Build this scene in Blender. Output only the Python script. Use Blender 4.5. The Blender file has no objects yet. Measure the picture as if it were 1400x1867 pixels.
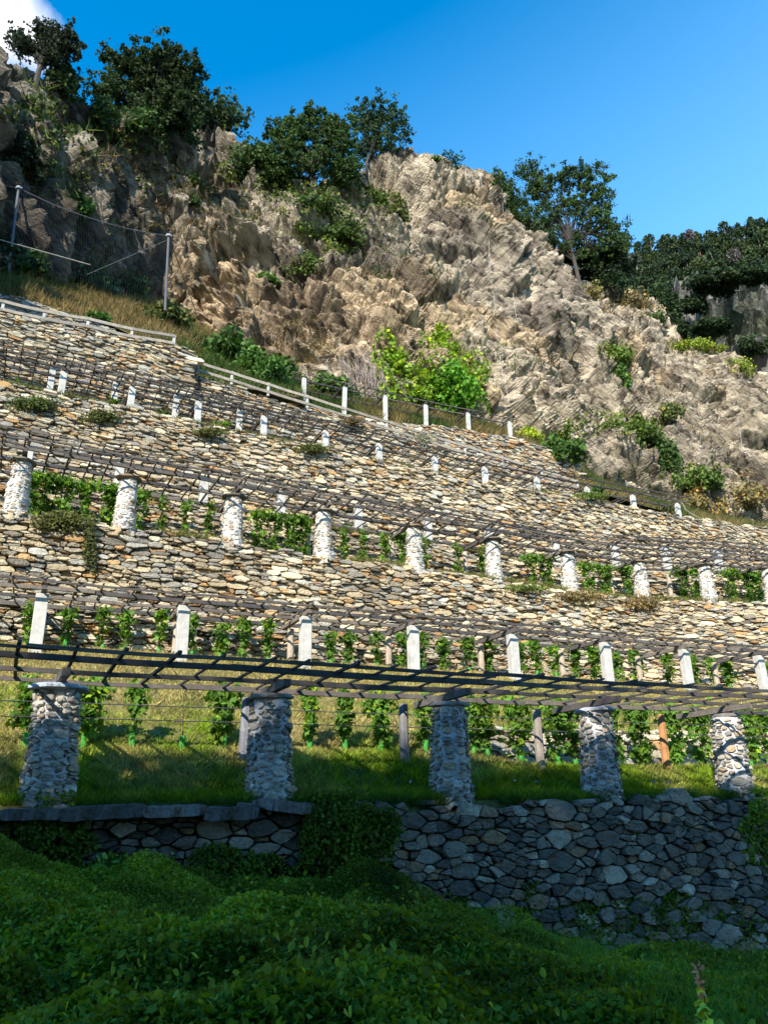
import bpy, math, random
import numpy as np
from mathutils import Vector, Matrix
random.seed(7); rng = np.random.default_rng(7)
SC = bpy.context.scene; COL = SC.collection
R = math.radians
# ------------------------------------------------------------------ camera
F = 1400.; CX, CY = 700., 933.5
PITCH, ROLL = R(21.), R(1.)
cf = np.array([0, math.cos(PITCH), math.sin(PITCH)]); _r0 = np.array([1., 0, 0]); _u0 = np.cross(_r0, cf)
cr = math.cos(ROLL)*_r0 - math.sin(ROLL)*_u0; cu = math.cos(ROLL)*_u0 + math.sin(ROLL)*_r0
cam = bpy.data.objects.new('camera', bpy.data.cameras.new('camera')); COL.objects.link(cam)
cam.data.sensor_fit = 'VERTICAL'; cam.data.sensor_height = 36.; cam.data.lens = 36*1400/1867
cam.data.clip_start = .1; cam.data.clip_end = 6000
cam.matrix_world = Matrix([[cr[0], cu[0], -cf[0], 0], [cr[1], cu[1], -cf[1], 0], [cr[2], cu[2], -cf[2], 0], [0, 0, 0, 1]])
SC.camera = cam
# ------------------------------------------------------------------ light
SUN_AZ, SUN_EL = 197., 33.
sdir = Vector((math.sin(R(SUN_AZ))*math.cos(R(SUN_EL)), math.cos(R(SUN_AZ))*math.cos(R(SUN_EL)), math.sin(R(SUN_EL))))
sun = bpy.data.objects.new('sun', bpy.data.lights.new('sun', 'SUN')); COL.objects.link(sun)
sun.data.energy = 5.0; sun.data.angle = R(.5); sun.data.color = (1, .93, .80)
sun.rotation_euler = sdir.to_track_quat('Z', 'Y').to_euler(); sun.location = (0, -40, 60)
world = bpy.data.worlds.new("World"); SC.world = world; world.use_nodes = True
wn, wl = world.node_tree.nodes, world.node_tree.links
bg = wn['Background']
sky = wn.new('ShaderNodeTexSky'); sky.sky_type = 'NISHITA'; sky.sun_disc = False
sky.sun_elevation = R(SUN_EL); sky.sun_rotation = R(SUN_AZ); sky.altitude = 600; sky.dust_density = .3; sky.ozone_density = 2.2
hs = wn.new('ShaderNodeHueSaturation'); hs.inputs['Saturation'].default_value = 1.5; hs.inputs['Value'].default_value = 1.85; hs.inputs['Hue'].default_value = .492
wl.new(sky.outputs[0], hs.inputs['Color'])
# a small bank of cloud low in the left of the sky
tc = wn.new('ShaderNodeTexCoord'); nz = wn.new('ShaderNodeTexNoise'); nz.inputs['Scale'].default_value = 9; nz.inputs['Detail'].default_value = 7
wl.new(tc.outputs['Generated'], nz.inputs['Vector'])
def ray(x, y):
    return cf*F + cr*(x-CX) - cu*(y-CY)
cd = ray(5, 45); cd = cd/np.linalg.norm(cd)
dt = wn.new('ShaderNodeVectorMath'); dt.operation = 'DISTANCE'; dt.inputs[1].default_value = tuple(cd)
wl.new(tc.outputs['Generated'], dt.inputs[0])
ad = wn.new('ShaderNodeMath'); ad.operation = 'MULTIPLY_ADD'; ad.inputs[1].default_value = .17
wl.new(nz.outputs[0], ad.inputs[0]); wl.new(dt.outputs['Value'], ad.inputs[2])
mr = wn.new('ShaderNodeMapRange'); mr.inputs[1].default_value = .095; mr.inputs[2].default_value = .140; mr.inputs[3].default_value = 1; mr.inputs[4].default_value = 0
wl.new(ad.outputs[0], mr.inputs[0])
mx = wn.new('ShaderNodeMixRGB'); mx.inputs[2].default_value = (6.5, 6.5, 7, 1)
sx_ = wn.new('ShaderNodeSeparateXYZ'); wl.new(tc.outputs['Generated'], sx_.inputs[0])
gx = wn.new('ShaderNodeMath'); gx.operation = 'MULTIPLY_ADD'; gx.inputs[1].default_value = -.22; wl.new(sx_.outputs[0], gx.inputs[0]); wl.new(sx_.outputs[2], gx.inputs[2])
gr = wn.new('ShaderNodeMapRange'); gr.inputs[1].default_value = .40; gr.inputs[2].default_value = .80; gr.inputs[3].default_value = .62; gr.inputs[4].default_value = 0; wl.new(gx.outputs[0], gr.inputs[0])
pm = wn.new('ShaderNodeMixRGB'); pm.inputs[2].default_value = (2.3, 4.9, 8.2, 1); wl.new(gr.outputs[0], pm.inputs[0]); wl.new(hs.outputs[0], pm.inputs[1])
wl.new(mr.outputs[0], mx.inputs[0]); wl.new(pm.outputs[0], mx.inputs[1]); wl.new(mx.outputs[0], bg.inputs['Color'])
bg.inputs['Strength'].default_value = .11
vs = SC.view_settings; vs.view_transform = 'Standard'; vs.look = 'None'; vs.gamma = 1; vs.exposure = .95
SC.render.engine = 'CYCLES'
try:
    SC.cycles.max_bounces = 6; SC.cycles.transparent_max_bounces = 8; SC.cycles.sample_clamp_indirect = 4
except Exception: pass
SC.render.resolution_x = 767; SC.render.resolution_y = 1024

# ------------------------------------------------------------------ frames of the terraces
def frame(az):
    a = R(az); return np.array([math.sin(a), math.cos(a)]), np.array([-math.cos(a), math.sin(a)])
U65, N65 = frame(65); U62, N62 = frame(62)
def at(x, y, D=None, z=None, fr=62):          # where the photo's ray meets a plane of the place
    U, N = frame(fr); d = ray(x, y)
    k = D/(d[:2]@N) if D is not None else z/d[2]
    return d*k
def sd(x, y, D, fr=62):
    U, N = frame(fr); P = at(x, y, D, fr=fr); return float(P[:2]@U), float(P[2])
def S(x, y, D, fr=62): return sd(x, y, D, fr)[0]
def proj(P):
    P = np.asarray(P, float); z = P@cf; return CX+F*(P@cr)/z, CY-F*(P@cu)/z

# ------------------------------------------------------------------ mesh tools
class MB:
    def __init__(s): s.v = []; s.c = []; s.f = []; s.n = 0
    def add(s, V, faces, col=(.5, .5, .5)):
        V = np.asarray(V, float).reshape(-1, 3); s.v.append(V)
        c = np.asarray(col, float)
        if c.ndim == 1: c = np.tile(c[:3], (len(V), 1))
        s.c.append(c[:, :3])
        if isinstance(faces, np.ndarray): faces = [faces]
        for fa in faces:
            if len(fa): s.f.append(np.asarray(fa, np.int64)+s.n)
        s.n += len(V)
    def box(s, c, ax, half, col, bev=.0):     # oriented box with cut edges
        c = np.asarray(c, float); A = np.asarray(ax, float)
        h = np.asarray(half, float); b = min(bev, .45*min(h))
        pts = []; sg = [(i, j, k) for i in (-1, 1) for j in (-1, 1) for k in (-1, 1)]
        if b <= 0:
            P = np.array([c+(A.T@(h*np.array(g))) for g in sg])
            s.add(P, np.array([[0, 1, 3, 2], [4, 6, 7, 5], [0, 4, 5, 1], [2, 3, 7, 6], [0, 2, 6, 4], [1, 5, 7, 3]]), col); return
        idx = {}
        for g in sg:
            for a in range(3):
                q = h-b; q = q.copy(); q[a] = h[a]; idx[(g, a)] = len(pts); pts.append(c+A.T@(q*np.array(g)))
        quads = []; tris = []
        for a in range(3):
            b1, b2 = [(1, 2), (2, 0), (0, 1)][a]
            for sgn in (-1, 1):
                ring = []
                for (p, q) in ((-1, -1), (1, -1), (1, 1), (-1, 1)):
                    g = [0, 0, 0]; g[a] = sgn; g[b1] = p; g[b2] = q; ring.append(idx[(tuple(g), a)])
                quads.append(ring if sgn > 0 else ring[::-1])
        for a in range(3):
            b1, b2 = [x for x in range(3) if x != a]
            for p in (-1, 1):
                for q in (-1, 1):
                    g0 = [0, 0, 0]; g0[a] = -1; g0[b1] = p; g0[b2] = q; g1 = list(g0); g1[a] = 1
                    quads.append([idx[(tuple(g0), b1)], idx[(tuple(g1), b1)], idx[(tuple(g1), b2)], idx[(tuple(g0), b2)]])
        for g in sg: tris.append([idx[(g, 0)], idx[(g, 1)], idx[(g, 2)]])
        s.add(np.array(pts), [np.array(quads), np.array(tris)], col)
    def tube(s, pts, rad, n=6, col=(.2, .15, .1), cap=True):
        P = np.asarray(pts, float); m = len(P); rad = np.broadcast_to(np.asarray(rad, float), (m,))
        T = np.gradient(P, axis=0); T /= np.linalg.norm(T, axis=1)[:, None]+1e-9
        ref = np.array([0, 0, 1.]) if abs(T[0][2]) < .8 else np.array([1., 0, 0])
        A = np.cross(T, ref); A /= np.linalg.norm(A, axis=1)[:, None]+1e-9; B = np.cross(T, A)
        th = np.arange(n)*2*math.pi/n
        V = P[:, None]+rad[:, None, None]*(np.cos(th)[None, :, None]*A[:, None]+np.sin(th)[None, :, None]*B[:, None])
        i = np.arange(m-1)[:, None]*n; j = np.arange(n)[None]; k = (j+1) % n
        Fq = np.stack([i+j, i+k, i+n+k, i+n+j], -1).reshape(-1, 4)
        fs = [Fq]
        if cap: fs += [np.arange(n)[None, ::-1], (np.arange(n)+(m-1)*n)[None]]
        s.add(V.reshape(-1, 3), fs, col)
    def build(s, name, mat, parent=None, smooth=False, loc=None):
        me = bpy.data.meshes.new(name)
        V = np.concatenate(s.v) if s.v else np.zeros((0, 3)); C = np.concatenate(s.c) if s.c else np.zeros((0, 3))
        if loc is not None: V = V-np.asarray(loc, float)
        me.vertices.add(len(V)); me.vertices.foreach_set('co', V.astype(np.float32).ravel())
        L = np.concatenate([f.ravel() for f in s.f]); cnt = np.concatenate([np.full(len(f), f.shape[1]) for f in s.f])
        st = np.concatenate([[0], np.cumsum(cnt)[:-1]])
        me.loops.add(len(L)); me.loops.foreach_set('vertex_index', L.astype(np.int32))
        me.polygons.add(len(cnt)); me.polygons.foreach_set('loop_start', st.astype(np.int32)); me.polygons.foreach_set('loop_total', cnt.astype(np.int32))
        me.update(calc_edges=True); me.validate()
        me.polygons.foreach_set('use_smooth', np.full(len(me.polygons), smooth))
        at_ = me.attributes.new('Col', 'FLOAT_COLOR', 'POINT')
        at_.data.foreach_set('color', np.concatenate([C, np.ones((len(C), 1))], 1).astype(np.float32).ravel())
        me.materials.append(mat)
        o = bpy.data.objects.new(name, me); COL.objects.link(o)
        if parent is not None: o.parent = parent
        elif loc is not None: o.location = Vector([float(q) for q in loc])
        return o
def tag(o, label=None, cat=None, group=None, kind=None):
    if label: o['label'] = label
    if cat: o['category'] = cat
    if group: o['group'] = group
    if kind: o['kind'] = kind
    return o
def empty(name, loc, label, cat, group=None):
    o = bpy.data.objects.new(name, None); COL.objects.link(o); o.location = Vector([float(q) for q in loc]); o.empty_display_size = .2
    return tag(o, label, cat, group)
ORD = ['', 'first', 'second', 'third', 'fourth', 'fifth', 'sixth', 'seventh', 'eighth', 'ninth', 'tenth', 'eleventh', 'twelfth', 'thirteenth',
       'fourteenth', 'fifteenth', 'sixteenth', 'seventeenth', 'eighteenth', 'nineteenth', 'twentieth', 'twenty-first', 'twenty-second', 'twenty-third',
       'twenty-fourth', 'twenty-fifth', 'twenty-sixth', 'twenty-seventh', 'twenty-eighth', 'twenty-ninth', 'thirtieth']
def ordl(i, n):
    if i == 0: return 'leftmost'
    if i == n-1: return 'rightmost'
    return ORD[i+1]
# smooth value noise (numpy)
def hsh(i, j, k, seed):
    h = (i*374761393+j*668265263+k*2147483647+seed*974634777) & 0xffffffff
    h = ((h ^ (h >> 13))*1274126177) & 0xffffffff; h = ((h ^ (h >> 16))*2246822519) & 0xffffffff
    return ((h ^ (h >> 15)) & 0xffffff)/float(0x1000000)
def vnoise(P, seed=0):
    P = np.asarray(P, float); I = np.floor(P).astype(np.int64); f = P-I; f = f*f*(3-2*f); o = 0
    for a in (0, 1):
        for b in (0, 1):
            for c in (0, 1):
                w = (f[..., 0] if a else 1-f[..., 0])*(f[..., 1] if b else 1-f[..., 1])*(f[..., 2] if c else 1-f[..., 2])
                o = o+w*hsh(I[..., 0]+a, I[..., 1]+b, I[..., 2]+c, seed)
    return o
def fbm(P, seed=0, oc=4):
    o = 0; a = .5; P = np.asarray(P, float)
    for k in range(oc): o = o+a*(vnoise(P, seed+k)-.5)*2; P = P*2.03+17.1; a *= .5
    return o
# ------------------------------------------------------------------ materials
def mat(name, rough=.85, tint=(1, 1, 1), n1=(3., .35), n2=None, bump=(20., .3, .02), trans=0., aniso=None, spec=.3, extra=None):
    m = bpy.data.materials.new(name); m.use_nodes = True; N, L = m.node_tree.nodes, m.node_tree.links
    p = N['Principled BSDF']; p.inputs['Roughness'].default_value = rough
    if 'Specular IOR Level' in p.inputs: p.inputs['Specular IOR Level'].default_value = spec
    a = N.new('ShaderNodeAttribute'); a.attribute_name = 'Col'
    g = N.new('ShaderNodeNewGeometry'); vec = g.outputs['Position']
    if aniso:
        mp = N.new('ShaderNodeMapping'); mp.inputs['Rotation'].default_value = aniso[1]; mp.inputs['Scale'].default_value = aniso[0]
        L.new(vec, mp.inputs['Vector']); vec = mp.outputs[0]
    cur = a.outputs['Color']
    if tint != (1, 1, 1):
        t = N.new('ShaderNodeMixRGB'); t.blend_type = 'MULTIPLY'; t.inputs[0].default_value = 1; t.inputs[2].default_value = (*tint, 1); L.new(cur, t.inputs[1]); cur = t.outputs[0]
    for k, q in enumerate([n1, n2]):
        if not q: continue
        no = N.new('ShaderNodeTexNoise'); no.inputs['Scale'].default_value = q[0]; no.inputs['Detail'].default_value = 6; no.inputs['Roughness'].default_value = .65
        L.new(vec, no.inputs['Vector'])
        mr = N.new('ShaderNodeMapRange'); mr.inputs[1].default_value = .3; mr.inputs[2].default_value = .7
        mr.inputs[3].default_value = 1-q[1]; mr.inputs[4].default_value = 1+q[1]; L.new(no.outputs[0], mr.inputs[0])
        mm = N.new('ShaderNodeMixRGB'); mm.blend_type = 'MULTIPLY'; mm.inputs[0].default_value = 1; L.new(cur, mm.inputs[1]); L.new(mr.outputs[0], mm.inputs[2]); cur = mm.outputs[0]
    L.new(cur, p.inputs['Base Color'])
    if bump:
        no = N.new('ShaderNodeTexNoise'); no.inputs['Scale'].default_value = bump[0]; no.inputs['Detail'].default_value = 5; L.new(vec, no.inputs['Vector'])
        b = N.new('ShaderNodeBump'); b.inputs['Strength'].default_value = bump[1]; b.inputs['Distance'].default_value = bump[2]
        L.new(no.outputs[0], b.inputs['Height']); L.new(b.outputs[0], p.inputs['Normal'])
    if trans > 0:
        tr = N.new('ShaderNodeBsdfTranslucent'); hs_ = N.new('ShaderNodeHueSaturation'); hs_.inputs['Value'].default_value = 1.5; hs_.inputs['Hue'].default_value = .485; hs_.inputs['Saturation'].default_value = 1.1
        L.new(cur, hs_.inputs['Color']); L.new(hs_.outputs[0], tr.inputs['Color'])
        ms = N.new('ShaderNodeMixShader'); ms.inputs[0].default_value = trans; out = N['Material Output']
        L.new(p.outputs[0], ms.inputs[1]); L.new(tr.outputs[0], ms.inputs[2]); L.new(ms.outputs[0], out.inputs['Surface'])
    return m
M = dict(
    stone=mat('dry_stone', .9, n1=(2.6, .22), n2=(22., .22), bump=(16., .8, .05)),
    darkstone=mat('dark_stone', .75, n1=(3.5, .3), n2=(20., .3), bump=(14., .8, .04), spec=.4),
    mortar=mat('pillar_stone', .85, n1=(6., .2), n2=(30., .2), bump=(30., .7, .02)),
    concrete=mat('concrete', .85, n1=(4., .22), n2=(40., .15), bump=(60., .4, .006)),
    wood=mat('weathered_wood', .75, n1=(5., .3), n2=(40., .25), bump=(50., .5, .006)),
    metal=mat('galvanised_steel', .65, n1=(4., .1), bump=None, spec=.6),
    leaf=mat('leaf', .65, n1=(1.2, .25), bump=None, trans=.35, spec=.12),
    darkleaf=mat('tree_leaf', .65, n1=(.5, .3), bump=None, trans=.22, spec=.15),
    grass=mat('grass_blade', .8, n1=(1.5, .25), bump=None, trans=.3, spec=.1),
    soil=mat('turf', .95, n1=(1.8, .4), n2=(14., .4), bump=(12., .8, .06)),
    bark=mat('bark', .9, n1=(4., .3), n2=(20., .3), bump=(20., .8, .02)),
    plastic=mat('green_tube', .45, n1=(8., .12), bump=None, trans=.35, spec=.5),
)
def rock_material(name, cols, scale=1.0):
    m = bpy.data.materials.new(name); m.use_nodes = True; N, L = m.node_tree.nodes, m.node_tree.links
    p = N['Principled BSDF']; p.inputs['Roughness'].default_value = .9; p.inputs['Specular IOR Level'].default_value = .25
    g = N.new('ShaderNodeNewGeometry'); a = N.new('ShaderNodeAttribute'); a.attribute_name = 'Col'
    U_, N_ = frame(62); e1 = Vector((U_[0]*math.cos(R(38)), U_[1]*math.cos(R(38)), -math.sin(R(38)))); e3 = Vector((N_[0], N_[1], 0)); e2 = e3.cross(e1)
    eu = Matrix((e1, e2, e3)).transposed().to_euler('XYZ')
    mp = N.new('ShaderNodeMapping'); mp.vector_type = 'TEXTURE'; mp.inputs['Rotation'].default_value = tuple(eu); mp.inputs['Scale'].default_value = (2.4, .7, 1.3)
    L.new(g.outputs['Position'], mp.inputs['Vector'])
    no = N.new('ShaderNodeTexNoise'); no.inputs['Scale'].default_value = 1.1*scale; no.inputs['Detail'].default_value = 9; no.inputs['Roughness'].default_value = .7; L.new(mp.outputs[0], no.inputs['Vector'])
    cr_ = N.new('ShaderNodeValToRGB'); cr_.color_ramp.elements.remove(cr_.color_ramp.elements[0])
    for i, (pos, c) in enumerate(cols):
        e = cr_.color_ramp.elements[0] if i == 0 else cr_.color_ramp.elements.new(pos)
        e.position = pos; e.color = (*c, 1)
    L.new(no.outputs[0], cr_.inputs[0])
    mm = N.new('ShaderNodeMixRGB'); mm.blend_type = 'MULTIPLY'; mm.inputs[0].default_value = 1; L.new(cr_.outputs[0], mm.inputs[1]); L.new(a.outputs[0], mm.inputs[2])
    L.new(mm.outputs[0], p.inputs['Base Color'])
    vo = N.new('ShaderNodeTexVoronoi'); vo.feature = 'DISTANCE_TO_EDGE'; vo.inputs['Scale'].default_value = 1.6*scale; L.new(mp.outputs[0], vo.inputs['Vector'])
    n2 = N.new('ShaderNodeTexNoise'); n2.inputs['Scale'].default_value = 5*scale; n2.inputs['Detail'].default_value = 8; n2.inputs['Roughness'].default_value = .7; L.new(mp.outputs[0], n2.inputs['Vector'])
    ml = N.new('ShaderNodeMath'); ml.operation = 'MULTIPLY_ADD'; ml.inputs[1].default_value = .45; 
    mi = N.new('ShaderNodeMath'); mi.operation = 'MINIMUM'; mi.inputs[1].default_value = .12; L.new(vo.outputs['Distance'], mi.inputs[0])
    L.new(mi.outputs[0], ml.inputs[0]); 
    sc_ = N.new('ShaderNodeMath'); sc_.operation = 'MULTIPLY'; sc_.inputs[1].default_value = .42; L.new(n2.outputs[0], sc_.inputs[0]); L.new(sc_.outputs[0], ml.inputs[2])
    b = N.new('ShaderNodeBump'); b.inputs['Strength'].default_value = 1.; b.inputs['Distance'].default_value = .75/scale; L.new(ml.outputs[0], b.inputs['Height']); L.new(b.outputs[0], p.inputs['Normal'])
    return m
M['rock'] = rock_material('cliff_rock', [(.32, (.05, .043, .036)), (.42, (.20, .165, .13)), (.49, (.40, .345, .27)), (.60, (.58, .50, .39)), (.72, (.40, .37, .325))])
M['greyrock'] = rock_material('grey_rock', [(.34, (.05, .047, .044)), (.45, (.20, .18, .16)), (.6, (.28, .26, .23)), (.75, (.22, .20, .18))], .6)

# ------------------------------------------------------------------ leaf clouds
LEAF_OVAL = (np.array([[0, 0, 0], [.34, .35, .06], [.3, .75, .03], [0, 1, -.06], [-.3, .75, .03], [-.34, .35, .06]]), [np.array([[0, 1, 2, 3], [0, 3, 4, 5]])])
LEAF_QUAD = (np.array([[-.5, 0, 0], [.5, .1, .08], [.35, 1, -.05], [-.45, .9, .06]]), [np.array([[0, 1, 2, 3]])])
LEAF_VINE = (np.array([[0, 0, 0], [.42, -.08, .08], [.36, .28, .05], [.6, .55, -.03], [.25, .62, .03], [0, 1.05, -.1], [-.25, .62, .03], [-.6, .55, -.03], [-.36, .28, .05], [-.42, -.08, .08]]),
             [np.array([[0, 1, 2, 3, 4], [0, 6, 7, 8, 9]]), np.array([[0, 4, 5, 6]])])
LEAF_TRI = (np.array([[-.5, 0, 0], [.5, 0, 0], [.1, 1, .1]]), [np.array([[0, 1, 2]])])
def leaves(mb, P, size, col, tmpl=LEAF_OVAL, up=.5, out=None, droop=0., cvar=.3, sz=.35, yellow=.0):
    P = np.asarray(P, float); n = len(P)
    if n == 0: return
    nrm = rng.normal(size=(n, 3)); nrm /= np.linalg.norm(nrm, axis=1)[:, None]; nrm[:, 2] = nrm[:, 2]+up
    if out is not None: nrm = nrm+out
    nrm /= np.linalg.norm(nrm, axis=1)[:, None]+1e-9
    d = rng.normal(size=(n, 3)); d[:, 2] -= droop; d -= (d*nrm).sum(1)[:, None]*nrm; d /= np.linalg.norm(d, axis=1)[:, None]+1e-9
    b = np.cross(d, nrm); s = size*(1+sz*rng.uniform(-1, 1, n)) if np.isscalar(size) else size
    T, Fs = tmpl; k = len(T)
    V = P[:, None]+s[:, None, None]*(T[None, :, 0:1]*b[:, None]+T[None, :, 1:2]*d[:, None]+T[None, :, 2:3]*nrm[:, None])
    c = np.asarray(col, float); c = np.tile(c, (n, 1)) if c.ndim == 1 else c.copy()
    c = c*(1+cvar*rng.uniform(-1, 1, n))[:, None]
    if yellow: 
        m = rng.random(n) < yellow; c[m] = c[m]*np.array([2.2, 1.6, .8])
    C = np.repeat(c, k, axis=0)
    off = (np.arange(n)*k)[:, None, None]
    mb.add(V.reshape(-1, 3), [(f[None]+off).reshape(-1, f.shape[1]) for f in Fs], C)

# ------------------------------------------------------------------ stones
PAL_WALL = [((.60, .52, .38), 2), ((.42, .34, .23), 5), ((.50, .41, .28), 5), ((.34, .29, .22), 4), ((.27, .25, .22), 4), ((.40, .38, .33), 3), ((.45, .28, .13), 1.5), ((.33, .20, .10), 1), ((.17, .15, .12), 3), ((.56, .50, .38), 2)]
PAL_GREY = [((.30, .28, .24), 4), ((.38, .34, .27), 4), ((.24, .23, .21), 4), ((.42, .34, .22), 2), ((.17, .16, .15), 2), ((.36, .22, .12), .6)]
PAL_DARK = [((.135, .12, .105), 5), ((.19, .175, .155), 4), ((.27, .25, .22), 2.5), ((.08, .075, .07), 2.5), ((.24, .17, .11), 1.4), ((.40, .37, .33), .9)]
PAL_PIL = [((.30, .27, .22), 4), ((.38, .34, .28), 4), ((.22, .20, .18), 3), ((.40, .30, .20), 1.5), ((.48, .45, .4), 2)]
def pick_cols(pal, n, var=.22):
    C = np.array([p[0] for p in pal]); w = np.array([p[1] for p in pal], float); w /= w.sum()
    c = C[rng.choice(len(C), n, p=w)]; return c*(1+var*rng.uniform(-1, 1, (n, 1)))
def pack(W, H, cw, ch, wr, hr, big=.05, aspect=1.0):
    nx, nz = int(W/cw), int(H/ch); occ = np.zeros((nz, nx), bool); out = []
    gx_ = np.array([[random.random() for _ in range(nx//22+3)] for _ in range(nz//12+3)])
    for j in range(nz):
        i = 0
        while i < nx:
            if occ[j, i]: i += 1; continue
            run = 0
            while i+run < nx and not occ[j, i+run] and run < 14: run += 1
            pf = gx_[j//12, i//22]**1.5; ex_ = 3.0-2.3*pf
            h = int(round(hr[0]+(hr[1]-hr[0]+.6*pf)*random.random()**ex_))
            w = int(round(wr[0]+(wr[1]-wr[0])*random.random()**1.4))
            if random.random() < big: h += 2; w += 2
            w = max(1, min(w, run)); h = max(1, min(h, nz-j))
            if run-w == 1: w = run if w > 1 else w
            while h > 1 and occ[j+h-1, i:i+w].any(): h -= 1
            occ[j:j+h, i:i+w] = True
            out.append((i*cw, j*ch, w*cw, h*ch)); i += w
    return np.array(out)
def stones(mb, rects, mapf, pal, gap=.012, depth=(.03, .10), back=-.16, n=18, rot=.0, pw=0, jit=.035, warp=.05, colf=None, inner=.62, asp=3.1, wgt=.5, keep=None):
    """irregular stones: cells of a weighted Voronoi diagram whose seeds come from the packed courses"""
    m = len(rects)
    if m == 0: return
    x, z, w, h = rects.T
    cx, cz = x+w/2+rng.uniform(-.14, .14, m)*w, z+h/2+rng.uniform(-.10, .10, m)*h
    order = np.argsort(cx); x, z, w, h, cx, cz = x[order], z[order], w[order], h[order], cx[order], cz[order]
    keep = np.ones(m, bool) if keep is None else keep[order]
    A = asp; sx = cx/A; sz_ = cz; wt = wgt*(w/A)*h*.5
    K = 16; th = (np.arange(n)+.5)*2*math.pi/n+rng.uniform(-.16, .16, (m, n)); c, s = np.cos(th), np.sin(th)
    r = np.full((m, n), 1e9); ch_ = 400
    win = 2.2*max(w.max()/A, h.max())+.02
    for a0 in range(0, m, ch_):
        a1 = min(m, a0+ch_); lo = np.searchsorted(sx, sx[a0]-win); hi = np.searchsorted(sx, sx[a1-1]+win)
        dx = sx[None, lo:hi]-sx[a0:a1, None]; dz = sz_[None, lo:hi]-sz_[a0:a1, None]; d2 = dx*dx+dz*dz; d2[d2 < 1e-12] = 1e9
        kk = min(K, d2.shape[1]-1)
        if kk < 1: continue
        nb = np.argpartition(d2, kk-1, axis=1)[:, :kk]; q = np.arange(a1-a0)[:, None]
        dd = np.sqrt(d2[q, nb]); nx, nz_ = dx[q, nb]/dd, dz[q, nb]/dd; wj = wt[lo:hi][nb]
        off = np.maximum((dd*dd+wt[a0:a1, None]-wj)/(2*dd), .12*dd)
        cosv = nx[:, None, :]*c[a0:a1, :, None]+nz_[:, None, :]*s[a0:a1, :, None]
        rr = np.where(cosv > .08, off[:, None, :]/np.maximum(cosv, .08), 1e9); r[a0:a1] = rr.min(2)
    mxr = 1.25*np.maximum(w/A, h)[:, None]; r = np.minimum(r, mxr)
    g = gap*rng.uniform(.2, 1.0, m)[:, None]
    r = np.maximum(r-g*(s*s+c*c/A), r*.7)*(1+jit*rng.uniform(-1.4, .6, (m, n)))
    px, pz = r*c*A, r*s
    px, pz, cx, cz = px[keep], pz[keep], cx[keep], cz[keep]; m = int(keep.sum())
    pr = rng.uniform(depth[0], depth[1], m)
    tx, tz = rng.normal(0, .18, m), rng.normal(-.02, .18, m)      # each face tilts its own way
    rings = []
    for k, (sc, o) in enumerate(((1.0, None), (1.0, -.016), (.955, 0.), (inner, .006))):
        X, Z = px*sc, pz*sc
        O = np.full((m, n), back) if o is None else pr[:, None]+o+(tx[:, None]*X+tz[:, None]*Z)*(.6 if k > 1 else .3)+rng.normal(0, .006, (m, n))
        rings.append((cx[:, None]+X, cz[:, None]+Z, O))
    SX = np.stack([r[0] for r in rings], 1); SZ = np.stack([r[1] for r in rings], 1); SO = np.stack([r[2] for r in rings], 1)
    if warp: SZ = SZ+warp*2*fbm(np.stack([SX*.6, SZ*.6, SX*0+3], -1), 5, 3)
    P = mapf(SX.ravel(), SZ.ravel(), SO.ravel())
    nr = 4; k = nr*n
    base = (np.arange(m)*k)[:, None, None, None]
    ri = np.arange(nr-1)[None, :, None]*n; jj = np.arange(n)[None, None]; kk = (jj+1) % n
    Q = np.stack([ri+jj, ri+kk, ri+n+kk, ri+n+jj], -1)[0][None].reshape(1, -1, 4)+(np.arange(m)*k)[:, None, None]
    T = ((nr-1)*n+np.arange(n))[None]+(np.arange(m)*k)[:, None]
    cc = pick_cols(pal, m) if colf is None else colf(cx, cz, m)
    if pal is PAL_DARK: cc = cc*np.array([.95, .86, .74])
    if pal is PAL_WALL: cc = cc*np.array([1.0, .97, .90])*(1+.35*fbm(np.stack([cx*.35, cz*.8, cx*0], -1), 8, 3))[:, None]*(np.array([.80, .84, .90])+(1-np.array([.80, .84, .90]))*np.clip(cx/14, 0, 1)[:, None])  # toned down leftwards: grazing light painted into the stone colour
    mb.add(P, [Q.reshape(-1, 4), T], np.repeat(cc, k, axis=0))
def polyfn(pts):
    pts = sorted(pts); X = np.array([p[0] for p in pts], float); Y = np.array([p[1] for p in pts], float)
    return lambda s: np.interp(s, X, Y)
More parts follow.
